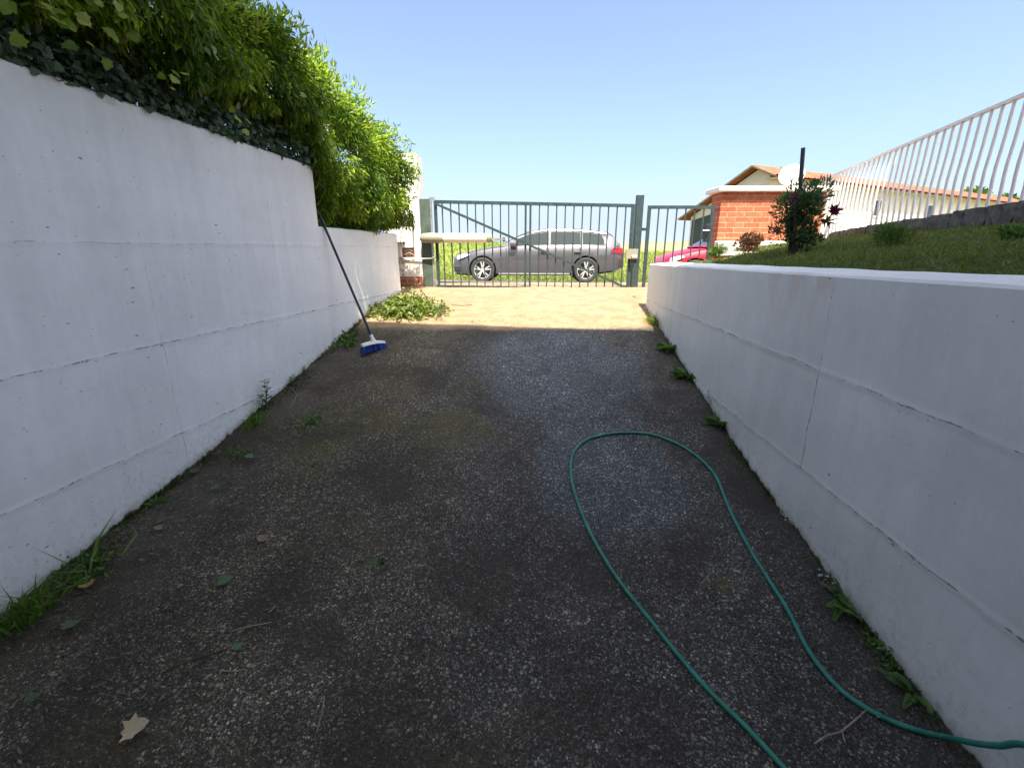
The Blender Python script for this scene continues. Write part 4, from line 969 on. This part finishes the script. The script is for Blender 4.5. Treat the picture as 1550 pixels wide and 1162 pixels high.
# heap of hedge cuttings
hc = hit(614, 478); heap = thing('hedge_cuttings', (float(hc[0]), float(hc[1])+.12, float(gz(hc[1]))), 'heap of cut green branches on the ground by the meter pillar', 'cuttings')
n = 3000; P = rng.normal(0, 1, (n, 3))*np.array([.18, .12, .075]); P[:, 2] = np.abs(P[:, 2])*np.exp(-(P[:, 0]/.4)**2)
P[:, 2] += -.02*P[:, 0] + (gz(heap.location.y+P[:, 1])-heap.location.z)
V, F = leaves(P, rdir(n)+np.array([.3, -.2, .1]), np.array([0, -.2, .8])+rng.normal(0, .6, (n, 3)), rng.uniform(.04, .085, n), rng.uniform(.018, .04, n), .2, .2)
np_mesh('foliage', V, F, L_cut, heap, {'tint': np.repeat(rnd(n), 4)})
mb = MB()
for i in range(40):
    p = Vector((random.gauss(0, .2), random.gauss(0, .13), .05)); p.z += float(gz(heap.location.y+p.y))-heap.location.z; d = Vector((random.gauss(0, 1), random.gauss(0, .6), random.uniform(-.1, .25))).normalized()*.14
    mb.tube([p-d, p, p+d+Vector((0, 0, .02))], .004, 5)
mb.build('twig', M_redbark, heap)
# fallen leaves
def fallen(px, py, L_, c0, c1, label, curl=.35, rz=None):
    p = hit(px, py); m_ = leafmat('fallen_leaf', c0, c1, .15)
    a = random.uniform(0, 6.28) if rz is None else rz
    V, F, m = lobed(np.array([[0, 0, .004]]), np.array([[math.cos(a), math.sin(a), .12]]), np.array([[.1, -.15, 1.]]), L_, -curl, 1.05)
    o = np_mesh('fallen_leaf', V+np.array([0, 0, .012]), F, m_, None, {'tint': rnd(len(V))}); o.location = (float(p[0]), float(p[1]), float(gz(p[1]))+.004); return tag(o, label, 'leaf', 'leaves fallen on the drive')
CR = ((.42, .36, .22), (.60, .53, .36)); GR = ((.05, .13, .05), (.10, .22, .09)); YE = ((.34, .27, .06), (.45, .38, .12)); BR = ((.18, .13, .08), (.33, .26, .17)); OL = ((.05, .09, .03), (.12, .15, .07))
fallen(186, 1118, .085, *CR, 'cream coloured dry leaf on the drive at bottom left')
fallen(330, 888, .07, *GR, 'bright green lobed leaf lying alone left of the drive centre')
fallen(132, 888, .065, *YE, 'yellow leaf beside the creeping weed at the left wall')
fallen(70, 922, .08, *BR, 'brown leaf caught in the nearest grass tuft')
fallen(405, 822, .06, *BR, 'pale brown curled leaf left of the drive centre')
fallen(322, 742, .06, *GR, 'dark green leaf on the soil near the left wall')
fallen(290, 720, .055, *OL, 'small green leaf close to the left wall joint')
fallen(385, 694, .06, *GR, 'green leaf on the soil below the willowy sprig')
fallen(236, 795, .055, *OL, 'olive leaf beside the small bright weed')
fallen(248, 803, .045, *BR, 'brown leaf scrap beside the olive leaf')
fallen(1163, 742, .055, *YE, 'yellow leaf at the foot of the right wall')
fallen(355, 990, .04, *GR, 'tiny green leaf at the tip of the dark twig')
fallen(60, 1055, .05, *OL, 'faded leaf on bare soil at bottom left')
fallen(590, 575, .05, *OL, 'flat olive leaf on the drive below the broom')
fallen(478, 700, .05, *OL, 'olive leaf at the moss patch')
fallen(115, 945, .07, *OL, 'dull green leaf right of the nearest grass tuft')
def twig(pxs, r, label, mat=M_twig):
    pts = [Vector(hit(*q)) for q in pxs]
    for i, p in enumerate(pts): p.z = float(gz(p.y))+r+.004+(.008 if i % 2 else 0)
    return pts
def mk(name, paths, r, label, mat=M_twig):
    mb = MB()
    for pth in paths: mb.tube(twig(pth, r, ''), [r]*(len(pth)-1)+[r*.6], 6)
    tag(mb.build(name, mat), label, 'twig', 'twigs lying on the drive')
mk('twig', [[(1232, 1128), (1250, 1118), (1272, 1110), (1295, 1093), (1312, 1075)], [(1274, 1110), (1277, 1128)]], .003, 'pale forked twig inside the hose bend at bottom right')
mk('twig', [[(245, 1020), (290, 1003), (350, 982)]], .0035, 'dark straight twig on the left of the drive', M_redbark)
mk('twig', [[(350, 958), (380, 952), (412, 944)]], .003, 'thin whitish twig left of the drive centre')
mk('twig', [[(335, 1018), (358, 1020), (372, 1014)], [(358, 1020), (354, 1028)]], .003, 'short brown seed twig below the thin whitish one', M_twig)
mk('twig', [[(480, 1110), (488, 1085), (492, 1060)]], .002, 'dry grass stem on the drive at bottom centre left')
mk('twig', [[(1060, 885), (1076, 870)]], .002, 'tiny twig between the two strands of hose')
mk('twig', [[(440, 618), (450, 600), (442, 588)], [(450, 600), (470, 590)]], .0025, 'bare branched twig on the soil past the willowy sprig')
for i, (px, py, lb_) in enumerate(((1187, 780, 'flakes of white paint below the yellow leaf at the right wall'), (1250, 874, 'white paint flakes just above the feathery weed'))):
    p = hit(px, py); mb = MB()
    for k in range(18 if i == 0 else 7):
        c = Vector((random.gauss(0, .012), random.gauss(0, .03), .012)); r = random.uniform(.003, .010); m = 6
        vs = [c+Vector((r*math.cos(a)*random.uniform(.6, 1.2), r*math.sin(a)*random.uniform(.6, 1.2), 0)) for a in np.linspace(0, 6.28, m+1)[:-1]]; mb.add(vs+[v-Vector((0, 0, .005)) for v in vs], [tuple(range(m)), tuple(range(2*m-1, m-1, -1))]+[(q, (q+1) % m, m+(q+1) % m, m+q) for q in range(m)])
    o = mb.build('paint_flakes', M_chip); o.location = (float(p[0]), float(p[1]), float(gz(p[1]))); tag(o, lb_, 'paint flakes', kind='stuff')
# stuff: moss along the walls, litter, loose grit
n = 9000; Y = 1.+rng.random(n)**1.3*5.3; d = rng.random(n)**2.2*.10*(1+.6*np.sin(Y*7))
left = rnd(n) < .68; X = np.where(left, LX(Y)+.006+d, RX(Y)-.006-d*.45); keep = (np.sin(Y*5+left*2)+np.sin(Y*13+1)*.7+rng.normal(0, .6, n)) > np.where(left, -.3, .5); X, Y = X[keep], Y[keep]; n = len(X)
V, F = blades(np.stack([X, Y, gz(Y)-.002], 1), rng.uniform(.008, .035, n), .007, .7)
tag(np_mesh('moss', V, F, L_moss, attrs={'tint': np.repeat(rnd(n), 4)}), 'moss and tiny seedlings along the feet of both walls', 'moss', kind='stuff')
n = 2600; Y = 1.+rng.random(n)**1.2*5.6; X = LX(Y)+.02+rng.random(n)**1.8*1.3; P = np.stack([X, Y, gz(Y)+.012], 1)
D = rng.normal(0, 1, (n, 3))*np.array([1, 1, .12]); V, F = leaves(P, D, np.array([0, 0, 1.])+rng.normal(0, .25, (n, 3)), rng.uniform(.012, .04, n), rng.uniform(.003, .01, n), .15, .0)
tag(np_mesh('leaf_litter', V, F, L_dry, attrs={'tint': np.repeat(rnd(n), 4)}), 'dry crumbs of leaves on the soil along the left wall', 'litter', kind='stuff')
ico = bmesh.new(); bmesh.ops.create_icosphere(ico, subdivisions=1, radius=1); iv = np.array([v.co[:] for v in ico.verts]); ifc = np.array([[v.index for v in f.verts] for f in ico.faces]); ico.free()
n = 5200; Y = .85+rng.random(n)**1.5*4.6; X = rng.uniform(LX(Y)+.03, RX(Y)-.03); s_ = rng.uniform(.0016, .0045, n)*np.where(rnd(n) > .97, 1.8, 1)
sc3 = np.stack([s_*rng.uniform(.8, 1.5, n), s_*rng.uniform(.8, 1.5, n), s_*.7], 1); a = rng.uniform(0, 6.28, n)
q = iv[None]*sc3[:, None]; q = np.stack([q[..., 0]*np.cos(a)[:, None]-q[..., 1]*np.sin(a)[:, None], q[..., 0]*np.sin(a)[:, None]+q[..., 1]*np.cos(a)[:, None], q[..., 2]], -1)
V = q+np.stack([X, Y, gz(Y)+.006], 1)[:, None]; F = (np.arange(n)[:, None, None]*len(iv)+ifc[None]).reshape(-1, 3)
t = NT('loose_grit'); cc = t.mix(t.attr('tint'), (.05, .046, .043), (.30, .29, .275)); M_grit = t.fin(cc, .8)
tag(np_mesh('gravel', V.reshape(-1, 3), F, M_grit, attrs={'tint': np.repeat(rnd(n)**2, len(iv))}), 'loose grit scattered over the driveway', 'gravel', kind='stuff')
